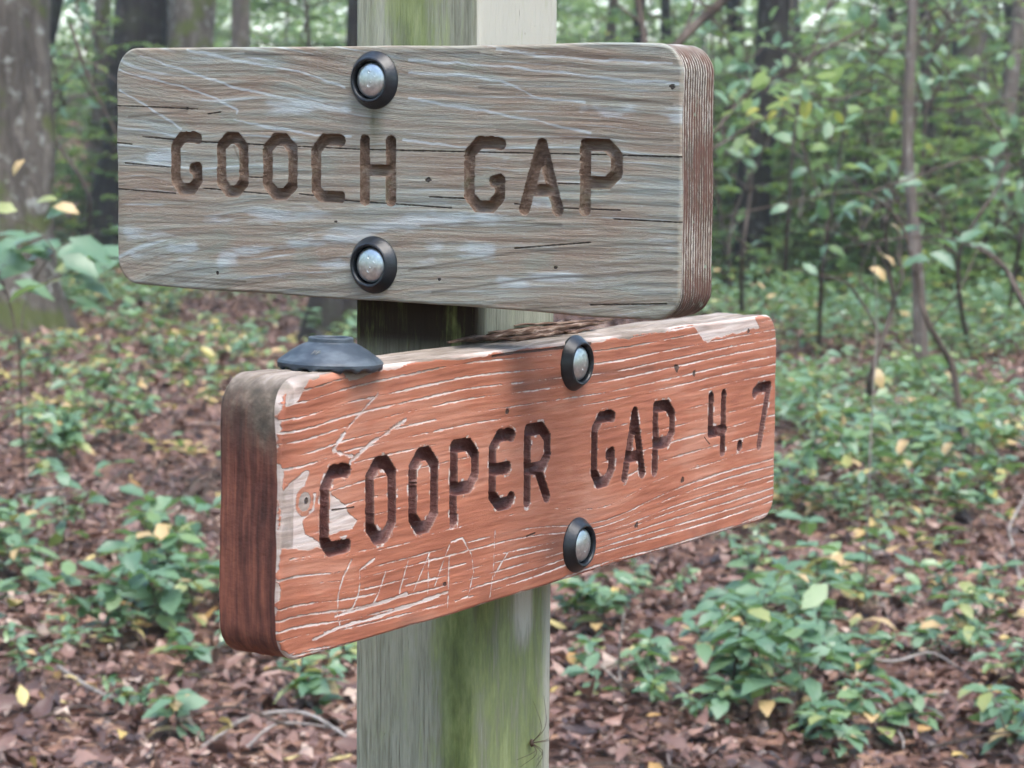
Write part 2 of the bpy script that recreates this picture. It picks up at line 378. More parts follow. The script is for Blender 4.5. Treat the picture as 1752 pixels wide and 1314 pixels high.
    sq = np.stack([a * 96 + b, a * 96 + b + 1, a2 * 96 + b + 1, a2 * 96 + b], -1).reshape(-1, 4)
    SV = np.concatenate([SV, [[0, 0, -T / 1000]]]); la = np.arange(nl)
    st = np.stack([la * 96 + 95, np.full(nl, nl * 96), ((la + 1) % nl) * 96 + 95], -1)
    BV, BF, BA = cut(~inl); n0 = len(BV)
    sa = {kk: np.zeros(len(SV)) for kk in BA}; sa['endg'] = np.append(endg.ravel(), 0); sa['edge'] = np.zeros(len(SV))
    for kk, dv_ in (('crack', 9.0), ('chip', -9.0)):
        if kk in sa: sa[kk][:] = dv_
    me = mesh_np('board', np.concatenate([BV, SV]), [BF, sq + n0, st + n0], [mats[0], mats[2]], {kk: np.concatenate([BA[kk], sa[kk]]) for kk in BA})
    mi = np.zeros(len(me.polygons), np.int32); mi[len(BF):] = 1; me.polygons.foreach_set('material_index', mi)
    bo = link('board', me, root)
    for n, (ch, *_r) in enumerate(letters):
        sel = inl & (ql == n)
        if not sel.any(): continue
        v_, f_, a_ = cut(sel)
        nm = {'.': 'full stop', '4': 'digit 4', '7': 'digit 7'}.get(ch, 'letter ' + ch)
        link('carved_digit' if ch in '47' else 'carved_point' if ch == '.' else 'carved_letter', mesh_np('carved', v_, [f_], [mats[1]], a_), bo, label='dark routed ' + nm + ' cut into the board')
    return bo

# ---- materials of the grey board
def weathered(name, mode):
    k = NT(name); co = k.coord()
    if mode == 'face': fib = k.noise(k.pcoord(60, 430), 1.0, 4, .65, .3); fib2 = k.noise(k.pcoord(7, 62), 1.0, 6, .6, .9)
    else: fib = k.noise(k.coord((80, 520, 520)), 1.0, 4, .65, .3); fib2 = k.noise(k.coord((22, 190, 190)), 1.0, 5, .68, .6)
    iso = k.noise(k.coord((230, 420, 420)), 1.0, 3, .7)
    big = k.noise(k.coord((5, 26, 26)), 1.0, 4, .6, .8); big2 = k.noise(k.coord((7, 17, 17)), 2.0, 3, .5, .5)
    if mode == 'face':
        st = k.attr('streak'); dk = k.attr('dark'); cr = k.attr('crack')
        base = k.ramp(k.math('ADD', big, k.math('MULTIPLY', k.math('SUBTRACT', fib2, .5), .85)), [(.28, srgb(140, 122, 107)), (.42, srgb(150, 138, 123)), (.55, srgb(150, 146, 133)), (.72, srgb(148, 153, 146))])
        base = k.mix(k.math('MULTIPLY', k.step(big2, .55, .72), .45), base, srgb(136, 148, 136))
        base = k.mix(k.math('MULTIPLY', k.step(fib, .5, .8), .28), base, srgb(112, 102, 95)); base = k.mix(k.math('MULTIPLY', k.step(iso, .54, .72), .3), base, srgb(180, 182, 180))
        base = k.mix(k.math('MULTIPLY', k.step(fib2, .56, .74), .22), base, srgb(176, 180, 176))
        lw = k.math('SINE', k.math('ADD', k.math('MULTIPLY', k.attr('ph'), .62), k.math('MULTIPLY', big, 9.0)))
        base = k.mix(k.math('MULTIPLY', k.step(k.math('ADD', lw, k.math('MULTIPLY', k.math('SUBTRACT', fib, .5), 1.2)), .55, 1.05), .38), base, srgb(104, 92, 82))
        sk = k.math('MULTIPLY', k.step(k.math('ADD', st, k.math('MULTIPLY', k.math('SUBTRACT', fib2, .5), .9)), .18, .8), .8)
        base = k.mix(k.math('MULTIPLY', sk, .7), base, srgb(192, 204, 208))
        base = k.mix(k.math('MULTIPLY', k.step(k.math('ADD', dk, k.math('MULTIPLY', k.math('SUBTRACT', fib2, .5), .8)), .2, .9), .72), base, srgb(88, 78, 70))
        base = k.mix(k.math('MULTIPLY', k.attr('moss'), .75), base, srgb(84, 84, 58))
        crk = k.math('ADD', cr, k.math('MULTIPLY', k.math('SUBTRACT', k.noise(k.coord((300, 300, 300)), 1, 2), .5), .9))
        ck = k.math('SUBTRACT', 1.0, k.step(crk, .12, .75))
        base = k.mix(k.math('MULTIPLY', ck, .92), base, (.018, .014, .012))
        wornedge = k.math('SUBTRACT', 1.0, k.step(k.math('ADD', k.attr('edge'), k.math('MULTIPLY', fib2, 5)), 1.2, 4.5))
        base = k.mix(k.math('MULTIPLY', wornedge, .12), base, srgb(184, 182, 176))
        h = k.math('ADD', k.math('MULTIPLY', fib, .5), k.math('ADD', k.math('MULTIPLY', fib2, .8), k.math('MULTIPLY', ck, -1.6)))
        return k.done(base, .85, k.bump(k.math('ADD', h, k.math('MULTIPLY', iso, .5)), .0013, .9), .2)
    if mode == 'groove':
        col = k.ramp(k.math('ADD', fib2, k.math('MULTIPLY', k.math('SUBTRACT', big2, .5), .6)), [(.3, srgb(90, 72, 60)), (.52, srgb(122, 102, 88)), (.75, srgb(154, 140, 126))])
        col = k.mix(k.math('MULTIPLY', k.step(big2, .58, .7), .5), col, srgb(78, 84, 60))
        return k.done(col, .9, k.bump(k.math('ADD', fib, fib2), .002, .8), .15)
    # edges: end grain ridges on the two ends, long grain on top and bottom
    sp = k.n('ShaderNodeSeparateXYZ'); k.t.links.new(co, sp.inputs[0])
    ph = k.math('ADD', k.math('MULTIPLY', sp.outputs[2], 1000 * 2 * math.pi / 4.4), k.math('MULTIPLY', k.noise(k.coord((6, 14, 6)), 1, 2), 3.0))
    rid = k.math('ADD', k.math('MULTIPLY', k.math('SINE', ph), .5), .5)
    n4 = k.noise(k.coord((40, 14, 60)), 1, 4, .6); n5 = k.noise(k.coord((30, 160, 160)), 1, 4)
    lo = k.ramp(n4, [(.3, srgb(86, 76, 68)), (.48, srgb(102, 76, 68)), (.6, srgb(92, 82, 74))])
    hi = k.ramp(n4, [(.32, srgb(186, 180, 168)), (.46, srgb(146, 132, 120)), (.58, srgb(192, 186, 176))])
    endc = k.mix(k.step(k.math('ADD', rid, k.math('MULTIPLY', k.math('SUBTRACT', n5, .5), 1.1)), .42, .86), lo, hi)
    endc = k.mix(k.math('MULTIPLY', k.step(k.noise(k.coord((60, 50, 60)), 1, 3), .67, .72), .7), endc, srgb(150, 168, 148))
    lng = k.ramp(n5, [(.3, srgb(100, 90, 82)), (.55, srgb(138, 130, 122)), (.75, srgb(170, 166, 160))])
    col = k.mix(k.attr('endg'), lng, endc)
    return k.done(col, .9, k.bump(k.math('ADD', n5, k.math('MULTIPLY', rid, k.attr('endg'))), .0012, .8), .15)

gs = [[(240, 95), (300, 115), (390, 145), (480, 165), (600, 190)], [(205, 120), (330, 155), (400, 185), (405, 195)], [(320, 85), (440, 110), (520, 125), (590, 150)], [(205, 155), (240, 175), (310, 220)],
      [(850, 85), (940, 97), (1150, 108)], [(700, 102), (900, 118), (1050, 135), (1160, 143)], [(700, 125), (840, 135), (920, 165), (1000, 175)], [(700, 168), (800, 185), (900, 203), (1010, 228)], [(400, 205), (520, 228), (600, 232)], [(690, 240), (800, 252)]]
gw = [[(1000, 195), (1165, 200)], [(460, 180), (590, 190)], [(1010, 318), (1060, 322)], [(820, 270), (860, 268)], [(220, 400), (420, 372), (560, 360)], [(380, 442), (560, 412), (740, 372)], [(700, 440), (840, 430)], [(480, 472), (620, 447), (750, 425)],
      [(230, 440), (330, 425)], [(260, 270), (290, 265)], [(900, 345), (950, 345)], [(700, 378), (900, 372)], [(860, 480), (1080, 468)], [(1120, 420), (1160, 410)]]
gd = [[(720, 386), (840, 380), (960, 384)], [(700, 462), (880, 432), (1060, 418), (1160, 420)], [(740, 500), (900, 478), (1150, 462)], [(900, 528), (1150, 512)], [(420, 90), (590, 98)], [(680, 92), (820, 90)], [(860, 92), (1130, 98)], [(300, 480), (600, 500)], [(250, 470), (420, 482)],
      [(220, 200), (320, 190)], [(820, 150), (1150, 178)], [(850, 222), (1150, 240)], [(400, 250), (420, 300)]]
gcr = [[(198, 181), (260, 183), (338, 187)], [(355, 195), (378, 192)], [(244, 234), (345, 243), (480, 249), (620, 256), (850, 261), (1000, 264), (1170, 269)], [(198, 244), (226, 247)], [(214, 279), (300, 287)], [(425, 303), (452, 304)],
       [(198, 323), (300, 331)], [(348, 322), (480, 334)], [(512, 332), (560, 337)], [(588, 343), (772, 356)], [(735, 337), (800, 340)], [(958, 356), (1062, 360)], [(1050, 375), (1170, 381)], [(880, 349), (902, 351)], [(955, 314), (994, 315)], [(880, 425), (1010, 415)], [(1010, 522), (1140, 520)]]
gs, gw, gd, gcr = ([GP(p) for p in L] for L in (gs, gw, gd, gcr))
def gray_attrs(U, V, D, dl):
    un = np.clip((U + 313) / 626, 0, 1); ph = V * (1 + 1.2 * un ** .8) + 38 * (fbm(U / 170, V / 75, 5, 3) - .5)
    st = .7 * np.clip(1 - np.abs(((ph / 21 + .35 * np.sin(ph / 37)) % 1) - .5) * 7, 0, 1) * np.clip(fbm(U / 90, ph / 12, 7, 3) * 4 - 1.75, 0, 1)
    wv = 3.0 * (fbm(U / 16, V / 16, 66, 3) - .5)
    for p in gs:
        q = [tuple(a) for a in spline(p, 14)]; sdv = seg_dist(U, V + wv, q)
        st = np.maximum(st, (np.clip(1.1 - sdv / 1.5, 0, 1) * (.35 + .75 * fbm(U / 26, V / 12, 4, 3)) + .38 * np.exp(-(sdv / 6.5) ** 2) * fbm(U / 30, V / 9, 6, 3)))
    for p in gw: st = np.maximum(st, np.exp(-(seg_dist(U, V + 2 * wv, p) / 9) ** 2) * np.clip(.2 + 2.4 * (fbm(U / 42, V / 12, 14, 4) - .38), 0, .72))
    dk = .5 * np.clip(1 - np.abs(((ph / 17 + .2) % 1) - .5) * 9, 0, 1) * np.clip(fbm(U / 110, ph / 9, 17, 3) * 4 - 1.9, 0, 1)
    for p in gd: dk = np.maximum(dk, np.clip(1 - seg_dist(U, V, p) / 3.0, 0, 1) * .8)
    cr = np.full(U.shape, 9.0)
    for p in gcr:
        d = seg_dist(U, V, p); n = 1.2 * (fbm(U / 14, V / 50, 21, 3) - .5)
        cr = np.minimum(cr, np.maximum(d + np.abs(n) * .6 - .25, 0))
    for (x, y), r_ in (((733, 308), 2.6), ((372, 467), 1.8), ((1150, 148), 2.4), ((950, 458), 1.6), ((320, 186), 1.6), ((575, 380), 1.3), ((752, 478), 1.4)):
        (a, b), = GP([(x, y)]); cr = np.minimum(cr, np.maximum(np.hypot(U - a, (V - b) * 1.3) - r_ * (.6 + .8 * vnoise(U / 1.5, V / 1.5, 2)), 0))
    (bx, by), = GP([(640, 190)])
    ms = np.clip(1 - np.abs(U - bx) / 13, 0, 1) * np.clip(1 - np.abs(V - by + 8) / 32, 0, 1) * 1.6 * fbm(U / 8, V / 20, 8)
    ms = np.maximum(ms, .5 * np.clip(1 - D / 14, 0, 1) * np.clip(fbm(U / 20, V / 20, 13) * 3 - 1.5, 0, 1))
    return {'ph': ph + V * .15, 'streak': st, 'dark': dk, 'crack': cr, 'moss': np.clip(ms, 0, 1)}
def gray_relief(U, V):
    un = np.clip((U + 313) / 626, 0, 1); ph = V * (1 + 1.2 * un ** .8) + 38 * (fbm(U / 170, V / 75, 5, 3) - .5)
    return .8 * (fbm(U / 120, V / 60, 40, 2) - .5) + .35 * np.sin(ph / 3.3) * vnoise(U / 60, V / 30, 41) + .6 * (fbm(U / 45, V / 2.2, 42, 2) - .5)
def gray_side(u, v, ww, endg, nrm):
    return endg * (.55 * np.sin(ww * 2 * math.pi / 4.4 + 2 * vnoise(u / 50, v / 40, 50)) + .5 * (vnoise(v / 3, ww / 1.5, 51) - .5)) + (1 - endg) * 1.6 * (fbm(u / 50, ww / 5, 52, 3) - .5) - .5
gm_ = [weathered('weathered_grey_wood', 'face'), weathered('routed_grey_wood', 'groove'), weathered('grey_board_edge', 'edge')]
gray = empty('trail_sign', (0, 0, 0), 'weathered unpainted grey board reading GOOCH GAP, upper of the two on the post', 'sign', 'trail signs bolted to the post')
gray.matrix_world = MG
GLT = [('G', -242.9, -205.4, -24.5, 35.7), ('O', -186.4, -149.0, -25, 35.8), ('O', -130.7, -90.7, -26, 35.4), ('C', -73.8, -35.6, -27, 36), ('H', -18.4, 21.0, -28.5, 35.3), ('G', 95.8, 138.4, -31, 35.8), ('A', 153.5, 198.1, -31.8, 34.9), ('P', 214.7, 255.7, -30.5, 35.4)]
GSK = [(-312.9, 115.4), (311.8, 116.3), (-313.5, -114.2), (313.6, -117.3)]
gb = build_board('grey', 313, 116, GSK, 26, .84, .72, GLT, 5.2, (2.6, 5.2), lambda u, v: 1.6 + 2.4 * fbm(u / 30, v / 30, 60, 2), gray_relief, gray_attrs, gm_, gray_side, MG, gray)

# ---- materials of the red-brown board
def painted(name, mode):
    k = NT(name); co = k.coord()
    if mode == 'face': fib = k.noise(k.pcoord(40, 400), 1.0, 5, .65); fib2 = k.noise(k.pcoord(12, 130), 1.0, 5, .66, .4)
    else: fib = k.noise(k.coord((50, 420, 420)), 1.0, 5, .65); fib2 = k.noise(k.coord((18, 150, 150)), 1.0, 5, .66, .4)
    iso = k.noise(k.coord((170, 260, 260)), 1.0, 3, .6)
    big = k.noise(k.coord((6, 14, 14)), 1.0, 4, .6, .6); big2 = k.noise(k.coord((9, 20, 20)), 1.7, 3)
    wood = k.ramp(fib2, [(.3, srgb(170, 148, 136)), (.52, srgb(204, 190, 182)), (.75, srgb(222, 214, 210))])
    if mode == 'face':
        paint = k.ramp(k.math('ADD', big, k.math('MULTIPLY', k.math('SUBTRACT', fib2, .5), .5)), [(.3, srgb(154, 92, 70)), (.5, srgb(174, 109, 84)), (.66, srgb(185, 128, 105))])
        paint = k.mix(k.math('MULTIPLY', k.step(big2, .56, .75), .35), paint, srgb(138, 82, 70))
        paint = k.mix(k.math('MULTIPLY', k.step(fib, .55, .8), .16), paint, srgb(96, 54, 42))
        paint = k.mix(k.math('MULTIPLY', k.attr('dark'), k.math('ADD', .25, k.math('MULTIPLY', big, 1.0))), paint, srgb(82, 56, 50))
        ch = k.math('ADD', k.attr('chip'), k.math('ADD', k.math('MULTIPLY', k.math('SUBTRACT', iso, .5), 2.6), k.math('MULTIPLY', k.math('SUBTRACT', fib2, .5), 1.2)))
        cm = k.math('MULTIPLY', k.step(ch, -.35, .45), .93)
        wood = k.mix(k.attr('grime'), wood, srgb(104, 98, 86))
        col = k.mix(cm, paint, wood)
        cr = k.math('ADD', k.attr('crack'), k.math('MULTIPLY', k.math('SUBTRACT', iso, .5), .9)); ck = k.math('SUBTRACT', 1.0, k.step(cr, .1, .8))
        col = k.mix(k.math('MULTIPLY', ck, .9), col, (.03, .018, .014))
        h = k.math('ADD', k.math('MULTIPLY', fib, .35), k.math('ADD', k.math('MULTIPLY', cm, -.7), k.math('MULTIPLY', ck, -1.8)))
        return k.done(col, k.math('SUBTRACT', .78, k.math('MULTIPLY', k.math('SUBTRACT', 1.0, cm), .2)), k.bump(h, .0014, .9), .3)
    if mode == 'groove':
        col = k.ramp(k.math('ADD', fib2, k.math('MULTIPLY', k.math('SUBTRACT', big2, .5), .8)), [(.3, srgb(74, 42, 38)), (.55, srgb(98, 58, 52)), (.78, srgb(122, 86, 80))])
        g = k.attr('groove'); col = k.mix(k.math('MULTIPLY', k.math('SUBTRACT', 1, k.step(k.math('ADD', g, k.math('MULTIPLY', k.math('SUBTRACT', iso, .5), 3)), .3, 2.2)), .6), col, srgb(150, 120, 108))
        return k.done(col, .5, k.bump(k.math('ADD', fib, fib2), .002, .7), .35)
    sp = k.n('ShaderNodeSeparateXYZ'); k.t.links.new(co, sp.inputs[0])
    n4 = k.noise(k.coord((20, 9, 30)), 1, 4, .6); n5 = k.noise(k.coord((14, 90, 90)), 1, 5, .6)
    end = k.ramp(k.math('ADD', n4, k.math('MULTIPLY', k.math('SUBTRACT', k.noise(k.coord((90, 9, 190)), 1, 4, .7), .5), .9)), [(.3, srgb(64, 40, 35)), (.48, srgb(92, 55, 46)), (.68, srgb(128, 78, 62))])
    topw = k.step(k.math('ADD', sp.outputs[1], k.math('MULTIPLY', k.math('SUBTRACT', n4, .5), .16)), .03, .105)
    end = k.mix(topw, end, k.ramp(n5, [(.3, srgb(62, 58, 50)), (.55, srgb(92, 82, 72)), (.75, srgb(124, 112, 98))]))
    bot = k.mix(k.step(n4, .5, .6), srgb(128, 74, 58), srgb(148, 112, 96))
    top = k.ramp(n5, [(.25, srgb(92, 80, 70)), (.5, srgb(142, 130, 118)), (.75, srgb(182, 172, 164))])
    lng = k.mix(k.step(sp.outputs[1], -.02, .02), bot, top)
    col = k.mix(k.attr('endg'), lng, end)
    return k.done(col, .8, k.bump(k.math('ADD', n5, n4), .0014, .8), .25)

z3 = lambda L: [(350 + x / 3.1286, 500 + y / 3.1286) for x, y in L]
z5 = lambda L: [(350 + x / 3.1286, 850 + y / 3.1286) for x, y in L]
scr = [z5(p) for p in ([(785, 340), (740, 430), (715, 520), (712, 620), (725, 685)], [(910, 330), (830, 390), (830, 470), (820, 530), (790, 600), (740, 625)], [(970, 400), (930, 520), (900, 575), (965, 555)], [(1090, 340), (1065, 430), (1040, 520)],
     [(1205, 300), (1120, 500)], [(1200, 330), (1195, 515)], [(1310, 260), (1230, 480)], [(1310, 310), (1300, 590)], [(1320, 240), (1380, 220), (1430, 310), (1440, 400), (1410, 530), (1340, 560)], [(1555, 180), (1545, 400), (1525, 540)], [(1620, 300), (1550, 420)])]
scr2 = [z3(p) for p in ([(930, 545), (860, 620), (780, 710), (690, 840)], [(690, 850), (790, 880), (780, 920)], [(1080, 680), (900, 800), (780, 910)])]
stk = [z5(p) for p in ([(580, 765), (720, 700), (900, 650), (1130, 570), (1300, 510)], [(700, 640), (900, 580), (1080, 520)])]
blobA = [(480, 842), (500, 820), (527, 808), (518, 838), (540, 845), (537, 875), (520, 893), (522, 915), (545, 930), (560, 938), (520, 940), (480, 937)]
blobB = [(566, 848), (580, 857), (600, 880), (611, 890), (603, 907), (565, 914), (562, 880)]
bare = [[(560, 615), (600, 652), (640, 644), (672, 620), (660, 600)], [(1185, 560), (1205, 588), (1250, 573), (1300, 562), (1290, 535), (1190, 545)], [(500, 630), (485, 700), (505, 690), (530, 650), (560, 640), (560, 620)], [(700, 600), (860, 592), (980, 575), (980, 560), (700, 590)]]
ocr = [[(794, 596), (851, 588), (900, 590), (960, 580), (1010, 575), (1065, 562)], [(842, 610), (882, 603), (917, 600), (960, 595), (1010, 588)], [(568, 873), (605, 868)], [(1205, 748), (1214, 760)], [(900, 918), (915, 912)]]
scr, scr2, stk, bare, ocr = ([OP(p) for p in L] for L in (scr, scr2, stk, bare, ocr))
blobA, blobB = OP(blobA), OP(blobB); (knx, kny), = OP([(521, 858)]); smud = OP([(880, 663), (960, 646), (1040, 638), (1115, 630)])
(bkx, bky), = OP([(950, 935)])
odots = [(OP([p])[0], r_) for p, r_ in (((1158, 630), 5.0), ((1188, 638), 4.0), ((1168, 822), 4.5), ((1089, 898), 3.5), ((868, 704), 3.0), ((640, 628), 2.6), ((760, 1000), 2.6), ((1281, 567), 3.0))]
def phase_o(U, V):
    kn = np.exp(-(((U - 60) / 95) ** 2 + ((V + 70) / 42) ** 2))
    return V + 22 * kn * np.tanh((V + 85) / 30) - .018 * np.maximum(U - 60, 0) + 9 * (fbm(U / 260, V / 90, 5, 2) - .5) + 7 * np.exp(-((U + 430) / 60) ** 2) * np.sign(V + 20)
LV = np.sort(np.concatenate([np.arange(-118, -40, 8.2), np.arange(-38, 38, 15.5), np.arange(40, 120, 10.0)]) + np.random.default_rng(3).normal(0, 1.3, 23)[: len(np.arange(-118, -40, 8.2)) + len(np.arange(-38, 38, 15.5)) + len(np.arange(40, 120, 10.0))])
def orange_attrs(U, V, D, dl):
    ph = phase_o(U, V); pot = np.full(U.shape, -9.0)
    for n, l in enumerate(LV):
        A = 3.6 * (fbm(U / 46, np.full(U.shape, n * 3.7), 11, 3)) - 2.0 + .35 * np.clip((U - 60) / 150, 0, 1) + .9 * vnoise(U / 160, np.full(U.shape, n * 1.9), 12) + (.35 if abs(l) > 40 else -.45)
        pot = np.maximum(pot, np.minimum(A, .85) - np.abs(ph - l + .8 * (fbm(U / 9, V / 3, n + 2, 2) - .5)))
    fade = np.exp(-(((U + 40) / 120) ** 2 + ((V - 5) / 50) ** 2)); pot = pot - 1.6 * fade
    for p in scr: pot = np.maximum(pot, (.75 + .9 * (vnoise(U / 8, V / 8, 3) - .5)) - seg_dist(U, V, p))
    for p in scr2: pot = np.maximum(pot, (1.3 + 2.2 * (vnoise(U / 10, V / 6, 3) - .5) - seg_dist(U, V, p)) * .5)
    for p in stk: pot = np.maximum(pot, 1.5 + 2.6 * (fbm(U / 18, V / 6, 33, 3) - .5) - seg_dist(U, V, p))
    nz = 7 * (fbm(U / 16, V / 9, 35, 4) - .5)
    bl = np.maximum(poly_sd(U, V, blobA), poly_sd(U, V, blobB)); kd = np.hypot((U - knx), V - kny)
    pot = np.maximum(pot, np.clip(bl + nz, -9, 3)); pot = np.where((kd < 12) & (kd > 7.5), -2 + 2 * vnoise(U / 4, V / 4, 9), pot)
    for p in bare: pot = np.maximum(pot, np.clip(poly_sd(U, V, p) + nz * 1.2 - 1, -9, 2))
    ew = -.6 + 4.0 * np.clip(fbm(U / 26, V / 12, 36, 3) * 2.4 - 1.1, 0, 1) + np.where(U < -425, 1.8 * vnoise(U / 7, V / 7, 5), 0) + np.where(V > 95, 4 * fbm(U / 40, V / 10, 39, 3), 0)
    pot = np.maximum(pot, np.clip(ew - D, -9, 2.2))
    pot = np.maximum(pot, np.where(dl < 8.6, 1.9 * (fbm(U / 7, V / 7, 38, 3) - .62) * 3 - .1, -9))
    cr = np.full(U.shape, 9.0)
    for p in ocr: cr = np.minimum(cr, np.maximum(seg_dist(U, V, p) - .45 * vnoise(U / 12, V / 12, 44) - (.5 if p is ocr[0] or p is ocr[1] else 0), 0))
    for (c, r_) in odots: cr = np.minimum(cr, np.maximum(np.hypot((U - c[0]) * .8, V - c[1]) - r_ * (.35 + .7 * vnoise(U / 2.5, V / 2.5, 2)), 0))
    cr = np.minimum(cr, np.maximum(np.hypot(U - knx - 2, V - kny) - 2.2, 0))
    dk = np.clip(1.05 - seg_dist(U, V, smud) / 9, 0, 1) * (.35 + .6 * fbm(U / 30, V / 8, 46, 3))
    dk = np.maximum(dk, .8 * np.exp(-(((U - bkx) / 34) ** 2 + ((V - bky) / 22) ** 2)))
    dk = np.maximum(dk, .55 * np.clip(1 - D / 26, 0, 1) * np.clip(fbm(U / 40, V / 20, 47, 3) * 3 - 1.5, 0, 1))
    gr = np.clip((V - 84) / 22, 0, 1) * np.clip(fbm(U / 50, V / 12, 48, 3) * 2.4 - .8 - np.where(U > 220, .7, 0), 0, 1) + .6 * np.exp(-((kd - 6) / 5) ** 2) + np.where(U < -428, .55 * fbm(U / 8, V / 14, 49, 3) * 1.6, 0)
    return {'ph': ph, 'chip': pot, 'crack': cr, 'dark': np.clip(dk, 0, 1), 'grime': np.clip(gr, 0, .85)}
def orange_relief(U, V):
    ph = phase_o(U, V)
    return 1.0 * (fbm(U / 140, V / 60, 40, 2) - .5) + .10 * np.sin(ph / 1.7) + .5 * (fbm(U / 40, V / 2.4, 42, 2) - .5)
def orange_side(u, v, ww, endg, nrm):
    top = np.clip(nrm[:, 1:2], 0, 1)
    return endg * (.9 * (fbm(v / 22, ww / 14, 51, 3) - .5)) + (1 - endg) * 1.4 * (fbm(u / 60, ww / 4, 52, 3) - .5) - top * (1 - endg) * (3.2 * np.clip(fbm(u / 80, ww / 7, 53, 3) * 3 - 1.5, 0, 1)) - .4
om_ = [painted('peeling_red_paint', 'face'), painted('routed_dark_paint', 'groove'), painted('red_board_edge', 'edge')]
orange = empty('trail_sign', (0, 0, 0), 'peeling red-orange board reading COOPER GAP 4.7, lower of the two on the post', 'sign', 'trail signs bolted to the post')
orange.matrix_world = MO
OLT = [('C', -393.1, -352.0, -35, 38.5), ('O', -331.4, -288.3, -35, 38.5), ('O', -269.6, -225.5, -35.3, 39), ('P', -206.9, -162.0, -36.5, 39.7), ('E', -144.6, -102, -31.5, 42), ('R', -85.8, -40, -34.1, 41.9), ('G', 35.3, 80.5, -33, 41), ('A', 95.4, 142.5, -33.5, 39.5), ('P', 156.7, 203.0, -34.9, 40.6), ('4', 277.3, 324, -31, 40), ('.', 346.5, 360, -30, -12), ('7', 380, 426, -33.5, 40)]
OSK = [(-443.5, 113.1), (437, 112.7), (-446.5, -112.6), (441.5, -113.4)]
ob = build_board('orange', 442, 113, OSK, 29, 1.12, .72, OLT, 5.6, (3.4, 5.8), lambda u, v: 1.8 + 3.0 * fbm(u / 35, v / 30, 61, 2) + 5.0 * np.clip((v - 60) / 50, 0, 1) * np.clip((-u - 330) / 100, 0, 1), orange_relief, orange_attrs, om_, orange_side, MO, orange)

# ---- bolts with rubber washers
k = NT('black_rubber'); n1 = k.noise(k.coord((300, 300, 300)), 1, 3); n2 = k.noise(k.coord((60, 60, 60)), 1, 3)
M['rubber'] = k.done(k.mix(k.step(n2, .45, .75), srgb(18, 22, 27), srgb(32, 39, 46)), .4, k.bump(n1, .0003, .6), .45)
k = NT('faded_rubber'); n1 = k.noise(k.coord((300, 300, 300)), 1, 3); n2 = k.noise(k.coord((40, 40, 90)), 1, 4)
M['rubber_old'] = k.done(k.mix(k.step(n2, .4, .7), srgb(50, 60, 70), srgb(84, 94, 102)), .55, k.bump(n1, .0004, .7), .4)
k = NT('galvanised_steel'); n1 = k.noise(k.coord((220, 220, 220)), 1, 3); n2 = k.noise(k.coord((700, 700, 700)), 1, 2)
M['zinc'] = k.done(k.mix(k.step(n1, .35, .7), srgb(196, 203, 205), srgb(222, 227, 228)), k.math('ADD', .26, k.math('MULTIPLY', n1, .16)), k.bump(k.math('ADD', n1, k.math('MULTIPLY', n2, .4)), .00012, .5), .5, .9)
def lathe(prof, n=56, wav=None):
    prof = np.asarray(prof, float); m = len(prof); th = np.arange(n) * 2 * math.pi / n
    r = prof[:, 0][:, None] * np.ones(n); z = prof[:, 1][:, None] * np.ones(n)
    if wav is not None: z = z + wav[:, None] * (np.sign(np.sin(th * 14)) * .5 + .5)
    V = np.stack([r * np.cos(th), r * np.sin(th), z], -1).reshape(-1, 3)
    i, j = np.meshgrid(np.arange(m - 1), np.arange(n), indexing='ij'); j2 = (j + 1) % n
    return V, np.stack([i * n + j, i * n + j2, (i + 1) * n + j2, (i + 1) * n + j], -1).reshape(-1, 4)
def fine(prof, seg=4):                   # keeps profile corners tight under smooth shading
    out = []
    for (a, b), (c, d) in zip(prof[:-1], prof[1:]): out += [(a + (c - a) * t, b + (d - b) * t) for t in (0, .08, .5, .92)]
    return out + [prof[-1]]
mm = lambda p: np.array(p, float) / 1000
V, Fq = lathe(mm(fine([(26, -1), (26.2, 1.2), (25.4, 2.6), (20.2, 9.6), (19.2, 10.2), (18.0, 9.8), (17.3, 8.4), (17.0, 2.0), (.01, 1.6)])))
me_w = mesh_np('washer', V, [Fq], [M['rubber']])
dome = [(16.2 * math.cos(t), 4.2 + 5.8 * math.sin(t)) for t in np.linspace(0, math.pi / 2, 12)]
dome[-1] = (.01, 10.0)
V, Fq = lathe(mm([(16.2, 1.0)] + dome)); me_d = mesh_np('bolt_head', V, [Fq], [M['zinc']])
mb = MB()
def dz(r): return 4.2 + 5.8 * math.sqrt(max(0, 1 - (r / 16.2) ** 2)) - .15
def mark(pts): tube(mb, mm([(x, y, dz(math.hypot(x, y))) for x, y in pts]), .00045, 5)
mark([(-1.5, 8.5), (-.2, 7.4), (1.2, 8.6), (1.9, 7.2)]); mark([(-.5, 7.6), (-.6, 6.2), (.8, 6.0)])
mark([(-.8, -4.8), (-1.2, -6.6), (.6, -6.8), (.5, -5.8)]); mark([(5.5, 4.2), (6.2, 2.2), (7.0, 3.0)]); mark([(1.6, -1.5), (2.6, -2.4), (1.8, -3.2)])
me_k = mb.mesh('bolt_mark', [M['zinc']])
for root, px, rot in ((gray, (641, 137), .1), (gray, (640, 453), .7), (orange, (983, 621), 2.2), (orange, (987, 932), 1.1)):
    (u, v_), = on_board(root.matrix_world, [px])
    wo = link('bolt', me_w, root, (u / 1000, v_ / 1000, -.0002)); wo.rotation_euler = (0, 0, rot)
    wo['label'] = 'black rubber washer round a galvanised bolt head'
    hd = link('bolt_head', me_d, wo); link('stamped_mark', me_k, wo).rotation_euler = (0, 0, -rot)
